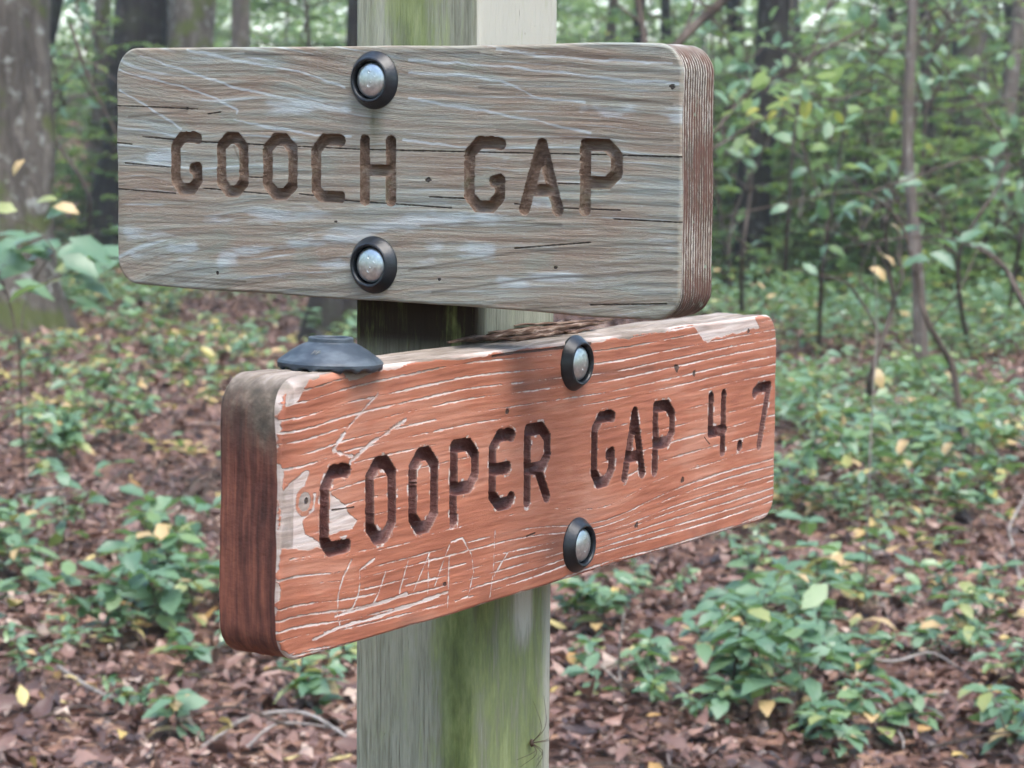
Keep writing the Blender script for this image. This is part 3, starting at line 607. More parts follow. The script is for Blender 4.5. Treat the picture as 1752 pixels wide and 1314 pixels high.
# ---- splinters broken out of the lower board's rear top edge
k = NT('broken_wood'); n1 = k.noise(k.coord((40, 300, 300)), 1, 5)
M['broken'] = k.done(k.ramp(n1, [(.32, srgb(58, 42, 35)), (.52, srgb(106, 82, 68)), (.72, srgb(176, 156, 140))]), .9, k.bump(n1, .002, 1), .15)
def splinter(pts, wid, hgt):
    pts = np.array(pts, float); n = len(pts); V = []
    for i_, p in enumerate(pts):
        s = max(.08, math.sin(math.pi * (.06 + .88 * i_ / (n - 1))) ** .6)
        for a, b in ((-1, -1), (1, -1), (1, .8), (.2, 1.1), (-1, .9)):
            V.append(p + [0, b * hgt * s * .5 * (1 + .3 * rng.normal()), a * wid * s * .5 * (1 + .2 * rng.normal())])
    Fq = [(i_ * 5 + a, i_ * 5 + (a + 1) % 5, (i_ + 1) * 5 + (a + 1) % 5, (i_ + 1) * 5 + a) for i_ in range(n - 1) for a in range(5)]
    Vv = np.array(V) / 1000
    me = mesh_np('splinter', Vv, [np.array(Fq), np.array([[0, 4, 3], [0, 3, 1], [1, 3, 2], [5 * n - 5, 5 * n - 2, 5 * n - 1], [5 * n - 5, 5 * n - 4, 5 * n - 2], [5 * n - 4, 5 * n - 3, 5 * n - 2]])], [M['broken']], smooth=False)
    return link('splinter', me, ob)
xs_ = lambda a, b, n=12: np.linspace(a, b, n)
splinter([(x, 116.5 + .012 * (x + 125) + rng.normal() * .35, -58 + .05 * (x + 125)) for x in xs_(-125, 120, 22)], 9, 6)
splinter([(x, 121.5 - .02 * (x + 60) + rng.normal() * .3, -56) for x in xs_(-60, 150, 20)], 12, 3)
splinter([(x, 115.2 + rng.normal() * .4, -42 + .06 * x) for x in xs_(-70, 90, 14)], 7, 3.5)
splinter([(x, 125 - .03 * (x + 20) + rng.normal() * .3, -60 + .02 * x) for x in xs_(-10, 170, 16)], 5, 2.5)
for _ in range(7):
    a = rng.uniform(0, 40); splinter([(a + t * rng.uniform(6, 12), 114 + rng.uniform(0, 3), -40 + rng.uniform(-6, 6) + t * 4) for t in (0, .5, 1)], 3, 2)

# ---- the loose washer lying on the lower board
prof = [(15, 0), (40, .3), (43, 2.2), (43.4, 4.5), (42, 6.5), (38, 9.5), (31, 14.5), (24, 18.6), (19.2, 20.6), (18.6, 21.2), (18.4, 24.2), (17.6, 25.0), (15.2, 25.0), (14.4, 24.0), (14.0, 10), (.01, 9.5)]
V, Fq = lathe(mm(fine(prof)), 84, np.concatenate([np.repeat([0, 1, 0, 0, 0, 0, 0, 0, 0, 0, 0, 0, 0, 0, 0], 4), [0]]) * -.0022)
Pw = at(565, 606, 1.862)
rw = empty('rubber_washer', tuple(Pw), 'loose large black cone washer lying on top of the lower board', 'washer')
rw.rotation_euler = (math.radians(-1.5), math.radians(1.0), .4)
zt = MO @ Vector((0, .1127, 0)); rw.location.z = zt.z + .0022
cone = link('cone', mesh_np('cone', V, [Fq], [M['rubber_old']]), rw)
k = NT('scuffed_rubber'); M['scuff'] = k.done(srgb(116, 118, 118), .9)
mb = MB()
for q_ in range(6):
    th = -1.25 - .5585 + q_ * .035; rr = np.linspace(34 - (q_ % 3), 29 + (q_ % 2) * 2, 5)
    zz = np.interp(rr, [24, 31, 38], [18.6, 14.5, 9.5]) + .25
    tube(mb, mm(np.stack([rr * np.cos(th + .01 * np.arange(5)), rr * np.sin(th + .01 * np.arange(5)), zz], -1)), .0004, 4)
link('scratch', mb.mesh('scratch', [M['scuff']]), cone)

# ------------------------------------------------------------------ the post
k = NT('post_wood'); g = k.attr('green'); pale = k.attr('pale'); stn_shade = k.attr('stain_shade')
f1 = k.noise(k.coord((420, 420, 26)), 1, 5, .65); f2 = k.noise(k.coord((120, 120, 7)), 1, 5, .7, .5); b1 = k.noise(k.coord((46, 46, 14)), 1, 6, .7)
col = k.ramp(k.math('ADD', f2, k.math('MULTIPLY', k.math('SUBTRACT', f1, .5), .8)), [(.3, srgb(126, 126, 108)), (.5, srgb(154, 155, 136)), (.7, srgb(172, 172, 154))])
col = k.mix(k.math('MULTIPLY', k.step(k.math('ADD', pale, k.math('MULTIPLY', k.math('SUBTRACT', k.math('ADD', f2, b1), 1.0), 1.3)), .1, .85), .95), col, srgb(194, 191, 178))
col = k.mix(k.math('MULTIPLY', stn_shade, .97), col, srgb(46, 37, 31))  # corner stain, and the painted shade below the grey board
gg = k.step(k.math('ADD', g, k.math('MULTIPLY', k.math('SUBTRACT', k.math('ADD', f2, b1), 1.0), 1.6)), .12, .8)
col = k.mix(k.math('MULTIPLY', gg, .72), col, k.ramp(b1, [(.3, srgb(70, 80, 46)), (.5, srgb(112, 128, 68)), (.7, srgb(150, 162, 100))]))
ck = k.math('SUBTRACT', 1, k.step(k.math('ADD', k.attr('crack'), k.math('MULTIPLY', k.math('SUBTRACT', b1, .5), .8)), .1, .8))
col = k.mix(k.math('MULTIPLY', ck, .85), col, (.03, .025, .02))
M['post'] = k.done(col, .9, k.bump(k.math('ADD', f1, k.math('SUBTRACT', k.math('MULTIPLY', f2, .8), k.math('MULTIPLY', ck, 2))), .0018, .8), .15)
rcp = .006; hh = H_P
per = []
for (cx, cy, a0) in ((hh - rcp, hh - rcp, 0), (-hh + rcp, hh - rcp, math.pi / 2), (-hh + rcp, -hh + rcp, math.pi), (hh - rcp, -hh + rcp, 1.5 * math.pi)):
    per += [(cx + rcp * math.cos(a0 + t), cy + rcp * math.sin(a0 + t)) for t in np.linspace(0, math.pi / 2, 6)]
pp = []
for a, b in zip(per, per[1:] + per[:1]):
    L = math.hypot(b[0] - a[0], b[1] - a[1]); m = max(1, int(L / .0025)); pp += [(a[0] + (b[0] - a[0]) * t / m, a[1] + (b[1] - a[1]) * t / m) for t in range(m)]
pp = np.array(pp); zs = np.concatenate([np.linspace(-.35, .75, 40)[:-1], np.linspace(.75, 2.02, 330), [2.03, 2.035]])
PX, ZZ = np.meshgrid(pp[:, 0], zs, indexing='ij'); PY, _ = np.meshgrid(pp[:, 1], zs, indexing='ij')
sc = np.where(ZZ > 2.028, .93, 1.0)
V = np.stack([PX * sc, PY * sc, ZZ], -1)
# surface state of the post, per face, plus shade painted under the grey board
L_ = (PY < -hh + rcp * .6) ; R_ = (PX > hh - rcp * .6)
s = np.where(R_, PY, PX) * 1000; z = ZZ * 1000
low = np.clip((1330 - z) / 80, 0, 1); hi = np.clip((z - 1490) / 60, 0, 1)
grn = np.zeros(PX.shape)
grn = np.where(L_, low * (1.0 * np.clip((s - 12) / 36, 0, 1)) + hi * (.8 * np.exp(-((s + 5) / 26) ** 2)) + .12, grn)
grn = np.where(R_, low * (.9 - 1.3 * np.exp(-((s - 15) / 17) ** 2) * np.clip((z - 1085) / 30, 0, 1) - .55 * np.clip((s - 38) / 22, 0, 1) - .25 * fbm(s / 9, z / 60, 71, 3)), grn)
pal = np.where(R_, hi * .95 + low * (1.0 * np.exp(-((s - 15) / 17) ** 2) * np.clip((z - 1090) / 40, 0, 1) + .6 * np.clip((s - 44) / 16, 0, 1)), 0) + np.where(L_, hi * (.45 * np.exp(-((s + 38) / 7) ** 2)), 0)
stn_shade = np.where(L_ | R_, 1.0 * np.clip((z - 1370) / 30, 0, 1) * np.clip((1470 - z) / 30, 0, 1) * np.where(R_, np.clip((-50 - s) / 20, 0, 1), 1), 0) + np.where(L_, low * .75 * np.exp(-((s - 52) / 16) ** 2) + hi * .25 * np.clip((s - 20) / 40, 0, 1), 0) + np.where(R_, low * .55 * np.exp(-((s + 60) / 22) ** 2) * np.clip((z - 1080) / 60 + .3, 0, 1), 0)  # first term paints the grey board's shade; the rest is stain near the corner
crk = np.full(PX.shape, 9.0)
crk = np.where(R_, np.minimum(crk, seg_dist(s, z, [(-2, 2020), (-2, 1706), (0, 1695), (9, 1684)])), crk)
crk = np.where(R_, np.minimum(crk, seg_dist(s, z, [(12, 1686), (22, 1693), (34, 1690), (42, 1684)]) + .3), crk)
for a, z0, z1 in ((-62, 900, 1180), (-48, 760, 1160), (-36, 950, 1110), (-14, 880, 1040), (-5, 800, 1150), (9, 960, 1130), (18, 800, 1120), (-55, 1700, 2000), (-20, 1720, 2000), (30, 1690, 1990)): crk = np.where(L_, np.minimum(crk, np.abs(s - a - 3 * np.sin(z / 60)) + .35 + np.where((z < z0) | (z > z1), 9, 0)), crk)
kd = np.hypot((s + 28) / 1.0, (z - 1012)); crk = np.where(L_, np.minimum(crk, np.abs(kd - 6) + .25), crk)
n_p, n_z = PX.shape
i, j = np.meshgrid(np.arange(n_p), np.arange(n_z - 1), indexing='ij'); i2 = (i + 1) % n_p
Fq = np.stack([i * n_z + j, i2 * n_z + j, i2 * n_z + j + 1, i * n_z + j + 1], -1).reshape(-1, 4)
Vp = np.concatenate([V.reshape(-1, 3), [[0, 0, 2.037]]]); ii = np.arange(n_p)
cap = np.stack([ii * n_z + n_z - 1, ((ii + 1) % n_p) * n_z + n_z - 1, np.full(n_p, n_p * n_z)], -1)
ap = lambda a: np.append(a.ravel(), 0)
link('sign_post', mesh_np('sign_post', Vp, [Fq, cap], [M['post']], {'green': ap(np.clip(grn, 0, 1.2)), 'pale': ap(pal), 'stain_shade': ap(np.clip(stn_shade, 0, 1)), 'crack': np.append(crk.ravel(), 9)}),
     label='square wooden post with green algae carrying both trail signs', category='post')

# ---- harvestman on the post
mb = MB(); r_ = ray(904, 1270); t_ = (hh - EYE[0]) / r_[0]; Pb = EYE + r_ * t_; Pb[0] = hh + .004
th = np.linspace(0, math.pi, 7); Vb = np.array([[Pb[0] + .0022 * math.sin(a) * math.cos(b), Pb[1] + .0026 * math.sin(a) * math.sin(b), Pb[2] + .0042 * math.cos(a)] for a in th for b in np.arange(10) * .6283])
mb.add(Vb, np.array([(a * 10 + b, a * 10 + (b + 1) % 10, a * 10 + 10 + (b + 1) % 10, a * 10 + 10 + b) for a in range(6) for b in range(10)]), .2)
for (x, y) in ((912, 1200), (930, 1190), (946, 1252), (958, 1240), (890, 1312), (884, 1300), (916, 1314), (918, 1300)):
    r_ = ray(x, y); q_ = EYE + r_ * ((hh - EYE[0]) / r_[0]); q_[1] = min(q_[1], hh - .001); mid = Pb * .6 + q_ * .4; mid[0] = hh + .013; q_[0] = hh + .0004
    tube(mb, spline([Pb, mid, q_], 9), np.linspace(.0004, .00016, 9), 5, .1)
k = NT('harvestman'); M['bug'] = k.done(k.mix(k.noise(k.coord((400, 400, 400)), 1, 2), srgb(50, 40, 34), srgb(104, 84, 70)), .6)
link('harvestman', mb.mesh('harvestman', [M['bug']]), label='tiny long-legged harvestman clinging to the post below the signs', category='arachnid')
#PART3
# ------------------------------------------------------------------ leaf litter
fx, fy = unit(np.array([fwd[0], fwd[1]])); rx, ry = fy, -fx
def polar(d, s): return EYE[0] + fx * d + rx * s, EYE[1] + fy * d + ry * s     # d ahead of the viewpoint, s to its right
def flat_dirs(n, tilt):
    a = rng.uniform(0, 2 * math.pi, n); D = np.stack([np.cos(a), np.sin(a), rng.normal(0, tilt, n)], -1)
    N = np.stack([rng.normal(0, tilt, n), rng.normal(0, tilt, n), np.ones(n)], -1); return D, N
def scatter(n, d0, d1, half):
    d = rng.uniform(d0, d1, n); x, y = polar(d, rng.uniform(-half, half, n) * d); return x, y, d
mb = MB()
for T, TF, n in ((LEAF, LEAF_F, 46000), (LOBED, LOBED_F, 36000)):
    x, y, d = scatter(n, 3.6, 27, .36)
    D, N = flat_dirs(n, .3); sz = np.clip(.042 * np.exp(rng.normal(0, .42, n)), .014, .11) * (1 + .012 * d)
    z = height(x, y) + rng.uniform(.004, .045, n)
    patch = fbm(x * .9, y * .9, 3, 3)
    tint = np.clip(rng.normal(.44, .26, n) + (patch - .5) * .7, 0, 1)
    leaves(mb, np.stack([x, y, z], -1), D, N, sz, tint, T, TF, curl=.5, wide=rng.uniform(.5, 1.35, n))
n = 30000; d = rng.uniform(2.0, 30, n); a_ = np.where(rng.random(n) < .5, 1, -1) * rng.uniform(.33, 1.15, n); x, y = polar(d, a_ * d)      # the litter goes on to either side
D, N = flat_dirs(n, .3); leaves(mb, np.stack([x, y, height(x, y) + rng.uniform(.004, .045, n)], -1), D, N, np.clip(.07 * np.exp(rng.normal(0, .35, n)), .03, .16), np.clip(rng.normal(.44, .26, n), 0, 1), RHOMB, RHOMB_F)
link('leaf_litter', mb.mesh('leaf_litter', [M['litter']]), kind='stuff', label='thick brown litter of dry fallen leaves', category='leaf litter')
# yellow leaves lying on top, each one its own
yl = []
for q_ in range(4):
    m_ = MB(); leaves(m_, [[-.5, 0, 0]], [[1, 0, 0]], [[0, 0, 1]], 1.0, [0.15 + q_ * .25], LEAF, LEAF_F, curl=.35, wide=[1.15]); yl.append(m_.mesh('fallen_leaf', [M['yellow']]))
n = 290; d = 4.6 + 13 * rng.random(n) ** 1.3; x, y = polar(d, rng.uniform(-.24, .24, n) * d)
for a, b in zip(x, y):
    o = link('fallen_leaf', random.choice(yl), None, (a, b, float(height(a, b)) + random.uniform(.035, .07)), label='yellowed fallen leaf lying loose on top of the brown litter', category='leaf', group='yellow leaves on the litter')
    s_ = random.uniform(.04, .095); o.scale = (s_, s_ * random.uniform(.7, 1), s_); o.rotation_euler = (random.gauss(0, .35), random.gauss(0, .35), random.uniform(0, 6.28))

# ------------------------------------------------------------------ seedlings
LM = []
for q_ in range(7):
    m_ = MB(); leaves(m_, [[0, 0, 0]], [[1, 0, 0]], [[0, 0, 1]], 1.0, [[.1, .3, .45, .6, .72, .82, .98][q_]], LEAF, LEAF_F, curl=.22, wide=[1.1]); LM.append(m_.mesh('leaf', [M['green']]))
LS = []
for q_ in range(4):
    m_ = MB(); leaves(m_, [[0, 0, 0]], [[1, 0, 0]], [[0, 0, 1]], 1.0, [.62 + q_ * .12], LEAF, LEAF_F, curl=.22, wide=[1.15]); LS.append(m_.mesh('leaf', [M['shrub']]))
def leaf_obj(parent, p, dirv, up, size, which, wide=1.0):
    D = Vector(dirv).normalized(); B = Vector(up).cross(D).normalized(); N = D.cross(B)
    o = link('leaf', (LM[which] if which < 20 else LS[which - 20]), parent)
    o.matrix_local = Matrix(((D.x * size, B.x * size * wide, N.x * size, p[0]), (D.y * size, B.y * size * wide, N.y * size, p[1]), (D.z * size, B.z * size * wide, N.z * size, p[2]), (0, 0, 0, 1)))
    return o
def pick(yel=.1):
    return random.choices(range(7), [2, 3, 3, 2, 1.2, yel * 8, yel * 8])[0]
def seedling(p, h, nst, size, label, group, yel=.1, spread=.5):
    root = empty('woodland_seedling', tuple(p), label, 'plant', group, random.uniform(0, 6.28))
    mb = MB(); spots = []
    for s_ in range(nst):
        a = random.uniform(0, 6.28); l = h * random.uniform(.6, 1.1); o = spread * l * random.uniform(.3, 1)
        P = spline([(0, 0, -.02), (o * .3 * math.cos(a), o * .3 * math.sin(a), l * .5), (o * math.cos(a + .3), o * math.sin(a + .3), l)], 9)
        tube(mb, P, np.linspace(.0035, .0014, 9), 5)
        for t in range(3, 9):
            if random.random() < .85: spots.append((P[t], a + t * 2.4 + random.uniform(-.4, .4)))
        for q_ in range(3): spots.append((P[8], a + q_ * 2.1 + random.uniform(-.4, .4)))
    link('stem', mb.mesh('stem', [M['twig']]), root)
    for (q, a) in spots:
        t = random.gauss(-.05, .28)
        leaf_obj(root, q, (math.cos(a), math.sin(a), t), (random.gauss(0, .3), random.gauss(0, .3), 1), size * random.uniform(.6, 1.25), pick(yel), random.uniform(.85, 1.3))
    return root
clumps = [  # photo region the clump covers (centre, half extents), how many, leaf size, height, label, yellow share
 ((150, 1050), (190, 90), 24, .105, .30, 'broad-leaved green seedling in the thick clump at the left frame edge', 'left clump', .12),
 ((440, 1190), (170, 100), 9, .085, .16, 'small seedling with few leaves on litter left of the post foot', 'seedlings left of the post', .3),
 ((90, 820), (120, 60), 4, .095, .26, 'seedling with yellowing leaves midway up the left frame edge', 'mid left seedlings', .4),
 ((1070, 1130), (70, 110), 8, .075, .20, 'small oval-leaved seedling close to the right of the post', 'seedlings right of the post', .1),
 ((1350, 1130), (110, 120), 18, .095, .30, 'glossy green seedling in the tall clump below the red board right end', 'right centre clump', .08),
 ((1340, 1285), (190, 40), 6, .075, .14, 'low seedling sprouting at the bottom edge right of centre', 'bottom right seedlings', .1),
 ((1660, 1085), (120, 60), 9, .07, .16, 'light green seedling in the low patch at the right frame edge', 'right edge patch', .2),
 ((1640, 1260), (110, 50), 5, .08, .15, 'sparse seedling in the lower right corner of the picture', 'lower right corner', .1),
]
for (cx, cy), (hx, hy), n, sz, h, lab, grp, yel in clumps:
    for _ in range(n):
        p = ground(cx + random.uniform(-hx, hx), cy + random.uniform(-hy, hy)); seedling(p, h * random.uniform(.6, 1.15), random.choice((1, 2, 2, 3)), sz, lab, grp, yel)
# farther seedlings: one foliage mesh each, shared between copies
far_pl = []
for q_ in range(5):
    mb = MB(); ms = MB()
    for s_ in range(4):
        a = rng.uniform(0, 6.28); l = rng.uniform(.16, .34); P = spline([(0, 0, -.03), (.1 * math.cos(a), .1 * math.sin(a), l * .6), (.2 * math.cos(a), .2 * math.sin(a), l)], 8); tube(ms, P, .003, 4)
        n = 12; t = rng.integers(3, 8, n); D, N = flat_dirs(n, .3); leaves(mb, P[t], D, N, rng.uniform(.06, .125, n), np.clip(rng.beta(2, 2.4, n) + (rng.random(n) < .12) * .5, 0, 1), curl=.2)
    far_pl.append((mb.mesh('foliage', [M['green']]), ms.mesh('stem', [M['twig']])))
for (cx, cy, hx, hy, n, lab, grp) in ((300, 1060, 290, 180, 16, 'tiny pale sprout scattered on the litter lower left of the signs', 'sprouts lower left'), (1370, 1090, 370, 170, 17, 'tiny pale sprout scattered on the litter lower right of the post', 'sprouts lower right'), (300, 760, 280, 130, 13, 'small green plant dotted over the litter left of the signs', 'plants on the litter to the left'),
                                      (1540, 820, 220, 90, 26, 'small green plant in the open litter right of the red board', 'plants on the litter to the right'),
                                      (380, 600, 200, 45, 12, 'small plant before the big trees seen below the grey board', 'plants before the big trees')):
    for _ in range(n):
        p = ground(cx + random.uniform(-hx, hx), cy + random.uniform(-hy, hy)); o = empty('woodland_plant', tuple(p), lab, 'plant', grp, random.uniform(0, 6.28)); s_ = random.uniform(.4, .7) if 'sprout' in lab else random.uniform(.6, 1.15); o.scale = (s_,) * 3
        f_, st_ = random.choice(far_pl); link('foliage', f_, o); link('stem', st_, o)
# low green cover, too dense to count
mb = MB()
def cover(n, cx, cy, hx, hy, hmax, tm):
    c0 = ground(cx, cy); e1 = ground(cx + hx, cy) - c0; e2 = (ground(cx, cy - hy) - ground(cx, cy + hy)) / 2; m0 = (ground(cx, cy - hy) + ground(cx, cy + hy)) / 2
    npl = n // 9; a = rng.uniform(0, 6.28, npl); r = np.sqrt(rng.random(npl)); c = m0[None, :2] + r[:, None] * (np.cos(a)[:, None] * e1[None, :2] + np.sin(a)[:, None] * e2[None, :2])
    c = np.repeat(c, 9, 0); n = len(c); x = c[:, 0] + rng.normal(0, .09, n); y = c[:, 1] + rng.normal(0, .09, n)
    z = height(x, y) + .04 + hmax * rng.random(n) ** 1.2 * np.repeat(rng.uniform(.35, 1, npl), 9); D, N = flat_dirs(n, .32)
    leaves(mb, np.stack([x, y, z], -1), D, N, rng.uniform(.055, .12, n), np.clip(rng.beta(2.2, 2.4, n) * .8 + tm + (rng.random(n) < .05) * .4, 0, 1), RHOMB, RHOMB_F)
cover(10500, 1560, 535, 420, 85, .4, .16)
cover(2500, -700, 560, 600, 110, .35, .15)
cover(2500, 2500, 560, 600, 110, .35, .15)
cover(1500, 1500, 710, 260, 70, .22, .1)
cover(2600, 450, 500, 420, 22, .3, .2)
cover(1300, 60, 520, 150, 50, .35, .2)
cover(450, 250, 660, 330, 100, .1, .25)
cover(9000, 900, 430, 900, 30, .7, .08)
cover(420, 300, 660, 330, 130, .05, .45)
cover(400, 1500, 900, 260, 110, .05, .3)
link('ground_cover', mb.mesh('ground_cover', [M['green']]), kind='stuff', label='low leafy green ground cover between the trees', category='ground cover')

# ------------------------------------------------------------------ trees
def crown_mesh(seed, n=1500):
    r = np.random.default_rng(seed); mb = MB()
    c = r.normal(size=(26, 3)) * [2.3, 2.3, 1.5] + [0, 0, 11.5]; P = np.repeat(c, n // 26, 0); P = P + r.normal(size=P.shape) * [.75, .75, .4]
    D, N = flat_dirs(len(P), .4); leaves(mb, P, D, N, r.uniform(.12, .24, len(P)), r.beta(2, 2, len(P)), RHOMB, RHOMB_F); return mb.mesh('crown', [M['shrub']])
crowns = [crown_mesh(90 + q_) for q_ in range(3)]
def tree(path, mat, label, group=None, flare=.35, name='forest_tree', limbs=True, sides=26):
    """path: (x px, y px, width px) from the base upward; the first y is on the ground."""
    b = ground(path[0][0], path[0][1]); d = depth(b); P = [b - [0, 0, .25]]; R = [path[0][2] / 2 * d / F * 1.1]
    P.append(b + [0, 0, .02]); R.append(path[0][2] / 2 * d / F)
    for x, y, w_ in path[1:]: P.append(at(x, y, d)); R.append(w_ / 2 * d / F)
    top = P[-1]; lean = (P[-1] - P[-2]); lean /= max(.3, lean[2]); r0 = R[-1]
    for h_, f_ in ((5, .85), (8, .65), (11, .4), (13.5, .15)):
        if h_ > top[2] + .8: P.append(np.array([top[0] + lean[0] * min(h_ - top[2], 2), top[1] + lean[1] * min(h_ - top[2], 2), h_])); R.append(r0 * f_)
    P = np.array(P); R = np.array(R); t = np.concatenate([[0], np.cumsum(np.linalg.norm(np.diff(P, axis=0), axis=1))])
    tt = np.concatenate([np.linspace(0, min(5.5, t[-1] * .6), 46), np.linspace(min(5.5, t[-1] * .6), t[-1], 14)[1:]])
    Q = np.stack([np.interp(tt, t, P[:, k_]) for k_ in range(3)], -1)
    ker = np.array([.25, .5, .25]); 
    for _ in range(3): Q[1:-1] = .25 * Q[:-2] + .5 * Q[1:-1] + .25 * Q[2:]
    rr = np.interp(tt, t, R) * (1 + flare * np.exp(-np.maximum(tt - .25, 0) / .35))
    mb = MB(); tube(mb, Q - b, rr, sides, 0, 0)
    Vt = mb.V[0]; ang = np.tile(np.arange(sides), len(Q)); lev = np.repeat(np.arange(len(Q)), sides); m_ = len(Q) * sides
    ax = np.repeat(Q - b, sides, 0); nz = 1 + .16 * (fbm(ang / 2.2, lev / 9.0, int(b[0] * 7) % 50, 3) - .5) * 2 * 1.2 + .07 * np.cos(ang / sides * 2 * math.pi * 5 + lev * .05) * np.exp(-lev / 8)
    Vt[:m_] = ax + (Vt[:m_] - ax) * nz[:, None]
    if limbs:
        for q_ in range(6):
            i_ = int(len(Q) * rng.uniform(.82, .97)); a = rng.uniform(0, 6.28); l = rng.uniform(1.6, 3); s0 = Q[i_] - b
            tube(mb, spline([s0, s0 + [l * .5 * math.cos(a), l * .5 * math.sin(a), .5], s0 + [l * math.cos(a), l * math.sin(a), 1.3]], 8), np.linspace(rr[i_] * .5, .02, 8), 6)
    root = empty(name, tuple(b), label, 'tree', group)
    link('trunk', mb.mesh('trunk', [M[mat]]), root)
    cr = link('crown', random.choice(crowns), root, tuple((Q[-4] - b) * [1, 1, 0])); cr.rotation_euler = (0, 0, random.uniform(0, 6.28))
    return root
tree([(10, 560, 185), (2, 400, 178), (0, 200, 176), (-4, 0, 172)], 'bark_grey', 'thick pale grey trunk with mossy base at the left frame edge', flare=.3)
tree([(206, 452, 138), (224, 300, 112), (238, 120, 100), (246, 0, 96)], 'bark_dark', 'dark leaning trunk rising behind the grey board left end', flare=.45)
tree([(318, 462, 82), (322, 250, 78), (326, 0, 76)], 'bark_grey', 'paler trunk just right of the dark leaning one, above the grey board', flare=.2)
tree([(600, 578, 150), (622, 400, 128), (648, 100, 124), (656, 0, 122)], 'bark_dark', 'dark trunk mostly hidden behind the sign post', flare=.25)
tree([(1290, 500, 66), (1288, 300, 58), (1318, 130, 54), (1324, 0, 54)], 'bark_dark', 'dark trunk in the brush just right of the grey board', flare=.2)
tree([(1576, 640, 25), (1572, 480, 21), (1550, 250, 19), (1562, 0, 17)], 'bark_mid', 'slim straight young trunk standing in the right midground', flare=.25)
tree([(1692, 490, 36), (1706, 350, 31), (1726, 180, 28), (1746, 0, 26)], 'bark_mid', 'slim trunk leaning right near the right frame edge', flare=.2)
tree([(1655, 440, 62), (1658, 200, 58), (1662, 0, 56)], 'bark_grey', 'hazy grey trunk far back at the upper right', flare=.1)
tree([(408, 430, 34), (410, 200, 32), (412, 0, 31)], 'bark_mid', 'thin far trunk showing above the grey board left half', flare=.1)
tree([(168, 425, 30), (172, 200, 28), (176, 0, 27)], 'bark_grey', 'thin far trunk between the two big left trees', flare=.1)
tree([(1610, 470, 22), (1592, 300, 20), (1584, 120, 18), (1580, 0, 18)], 'bark_dark', 'very thin dark stem right of the slim straight trunk', flare=.1)
far_tr = []
for q_ in range(18):
    px_ = random.choice([random.uniform(-150, 200), random.uniform(960, 1900), random.uniform(960, 1900)]); py_ = random.uniform(395, 432); w_ = random.uniform(12, 40)
    tree([(px_, py_, w_), (px_ + random.uniform(-20, 20), 200, w_ * .93), (px_ + random.uniform(-35, 35), 0, w_ * .88)], random.choice(['bark_mid', 'bark_grey', 'bark_dark']), 'blurred far trunk deep in the woods', 'far trunks deep in the woods', flare=.1, limbs=False, sides=12)

# ------------------------------------------------------------------ saplings and shrubs
def sapling_meshes(seed, h, nb, nl, mat, lsz, low=.15):
    r = np.random.default_rng(seed); ms = MB(); ml = MB()
    st = spline([(0, 0, -.05), (r.normal(0, .08), r.normal(0, .08), h * .4), (r.normal(0, .2), r.normal(0, .2), h)], 12); tube(ms, st, np.linspace(.018 + .004 * h, .005, 12), 6)
    for b_ in range(nb):
        t = r.uniform(low, 1); i_ = min(11, int(t * 11)); a = r.uniform(0, 6.28); l = h * r.uniform(.22, .48) * (1.15 - .5 * t)
        B = spline([st[i_], st[i_] + [l * .5 * math.cos(a), l * .5 * math.sin(a), .12 * l], st[i_] + [l * math.cos(a + .3), l * math.sin(a + .3), r.uniform(-.1, .3) * l]], 8)
        tube(ms, B, np.linspace(.009, .003, 8), 4)
        for k_ in range(4):
            j_ = r.integers(2, 8); a2 = a + r.choice((-1, 1)) * r.uniform(.4, 1.2); tl = l * r.uniform(.25, .5)
            E_ = B[j_] + np.array([tl * math.cos(a2), tl * math.sin(a2), r.uniform(-.15, .2) * tl]); tube(ms, [B[j_], E_], [.004, .002], 3)
            s_ = r.random((nl, 1)); P = B[j_] + (E_ - B[j_]) * s_; aa = a2 + r.choice((-1, 1), nl) * r.uniform(.3, 1.2, nl)
            D = np.stack([np.cos(aa), np.sin(aa), r.normal(-.1, .25, nl)], -1); N = np.stack([r.normal(0, .3, nl), r.normal(0, .3, nl), np.ones(nl)], -1)
            leaves(ml, P, D, N, r.uniform(.65, 1.2, nl) * lsz, np.clip(r.beta(2, 2.3, nl) + r.normal(0, .08), 0, 1), LEAF if lsz < .12 else RHOMB, LEAF_F if lsz < .12 else RHOMB_F)
    return ms.mesh('stem', [M['twig']]), ml.mesh('foliage', [M[mat]])
protos = [sapling_meshes(300 + q_, [1.1, 1.6, 2.2, 2.8, 3.4, 4.2][q_], [10, 13, 16, 20, 24, 28][q_], 13, 'shrub', .095) for q_ in range(6)]
farp = [sapling_meshes(400 + q_, [2.6, 3.6, 4.8, 6.0][q_], [26, 34, 42, 50][q_], 18, 'far', .122) for q_ in range(4)]
def put(mesh, p, label, group, s_=1.0, name='understory_sapling', tilt=.06):
    o = empty(name, tuple(p), label, 'shrub', group, random.uniform(0, 6.28)); o.scale = (s_, s_, s_ * random.uniform(.85, 1.1)); o.rotation_euler.x = random.gauss(0, tilt)
    link('stem', mesh[0], o); link('foliage', mesh[1], o); return o
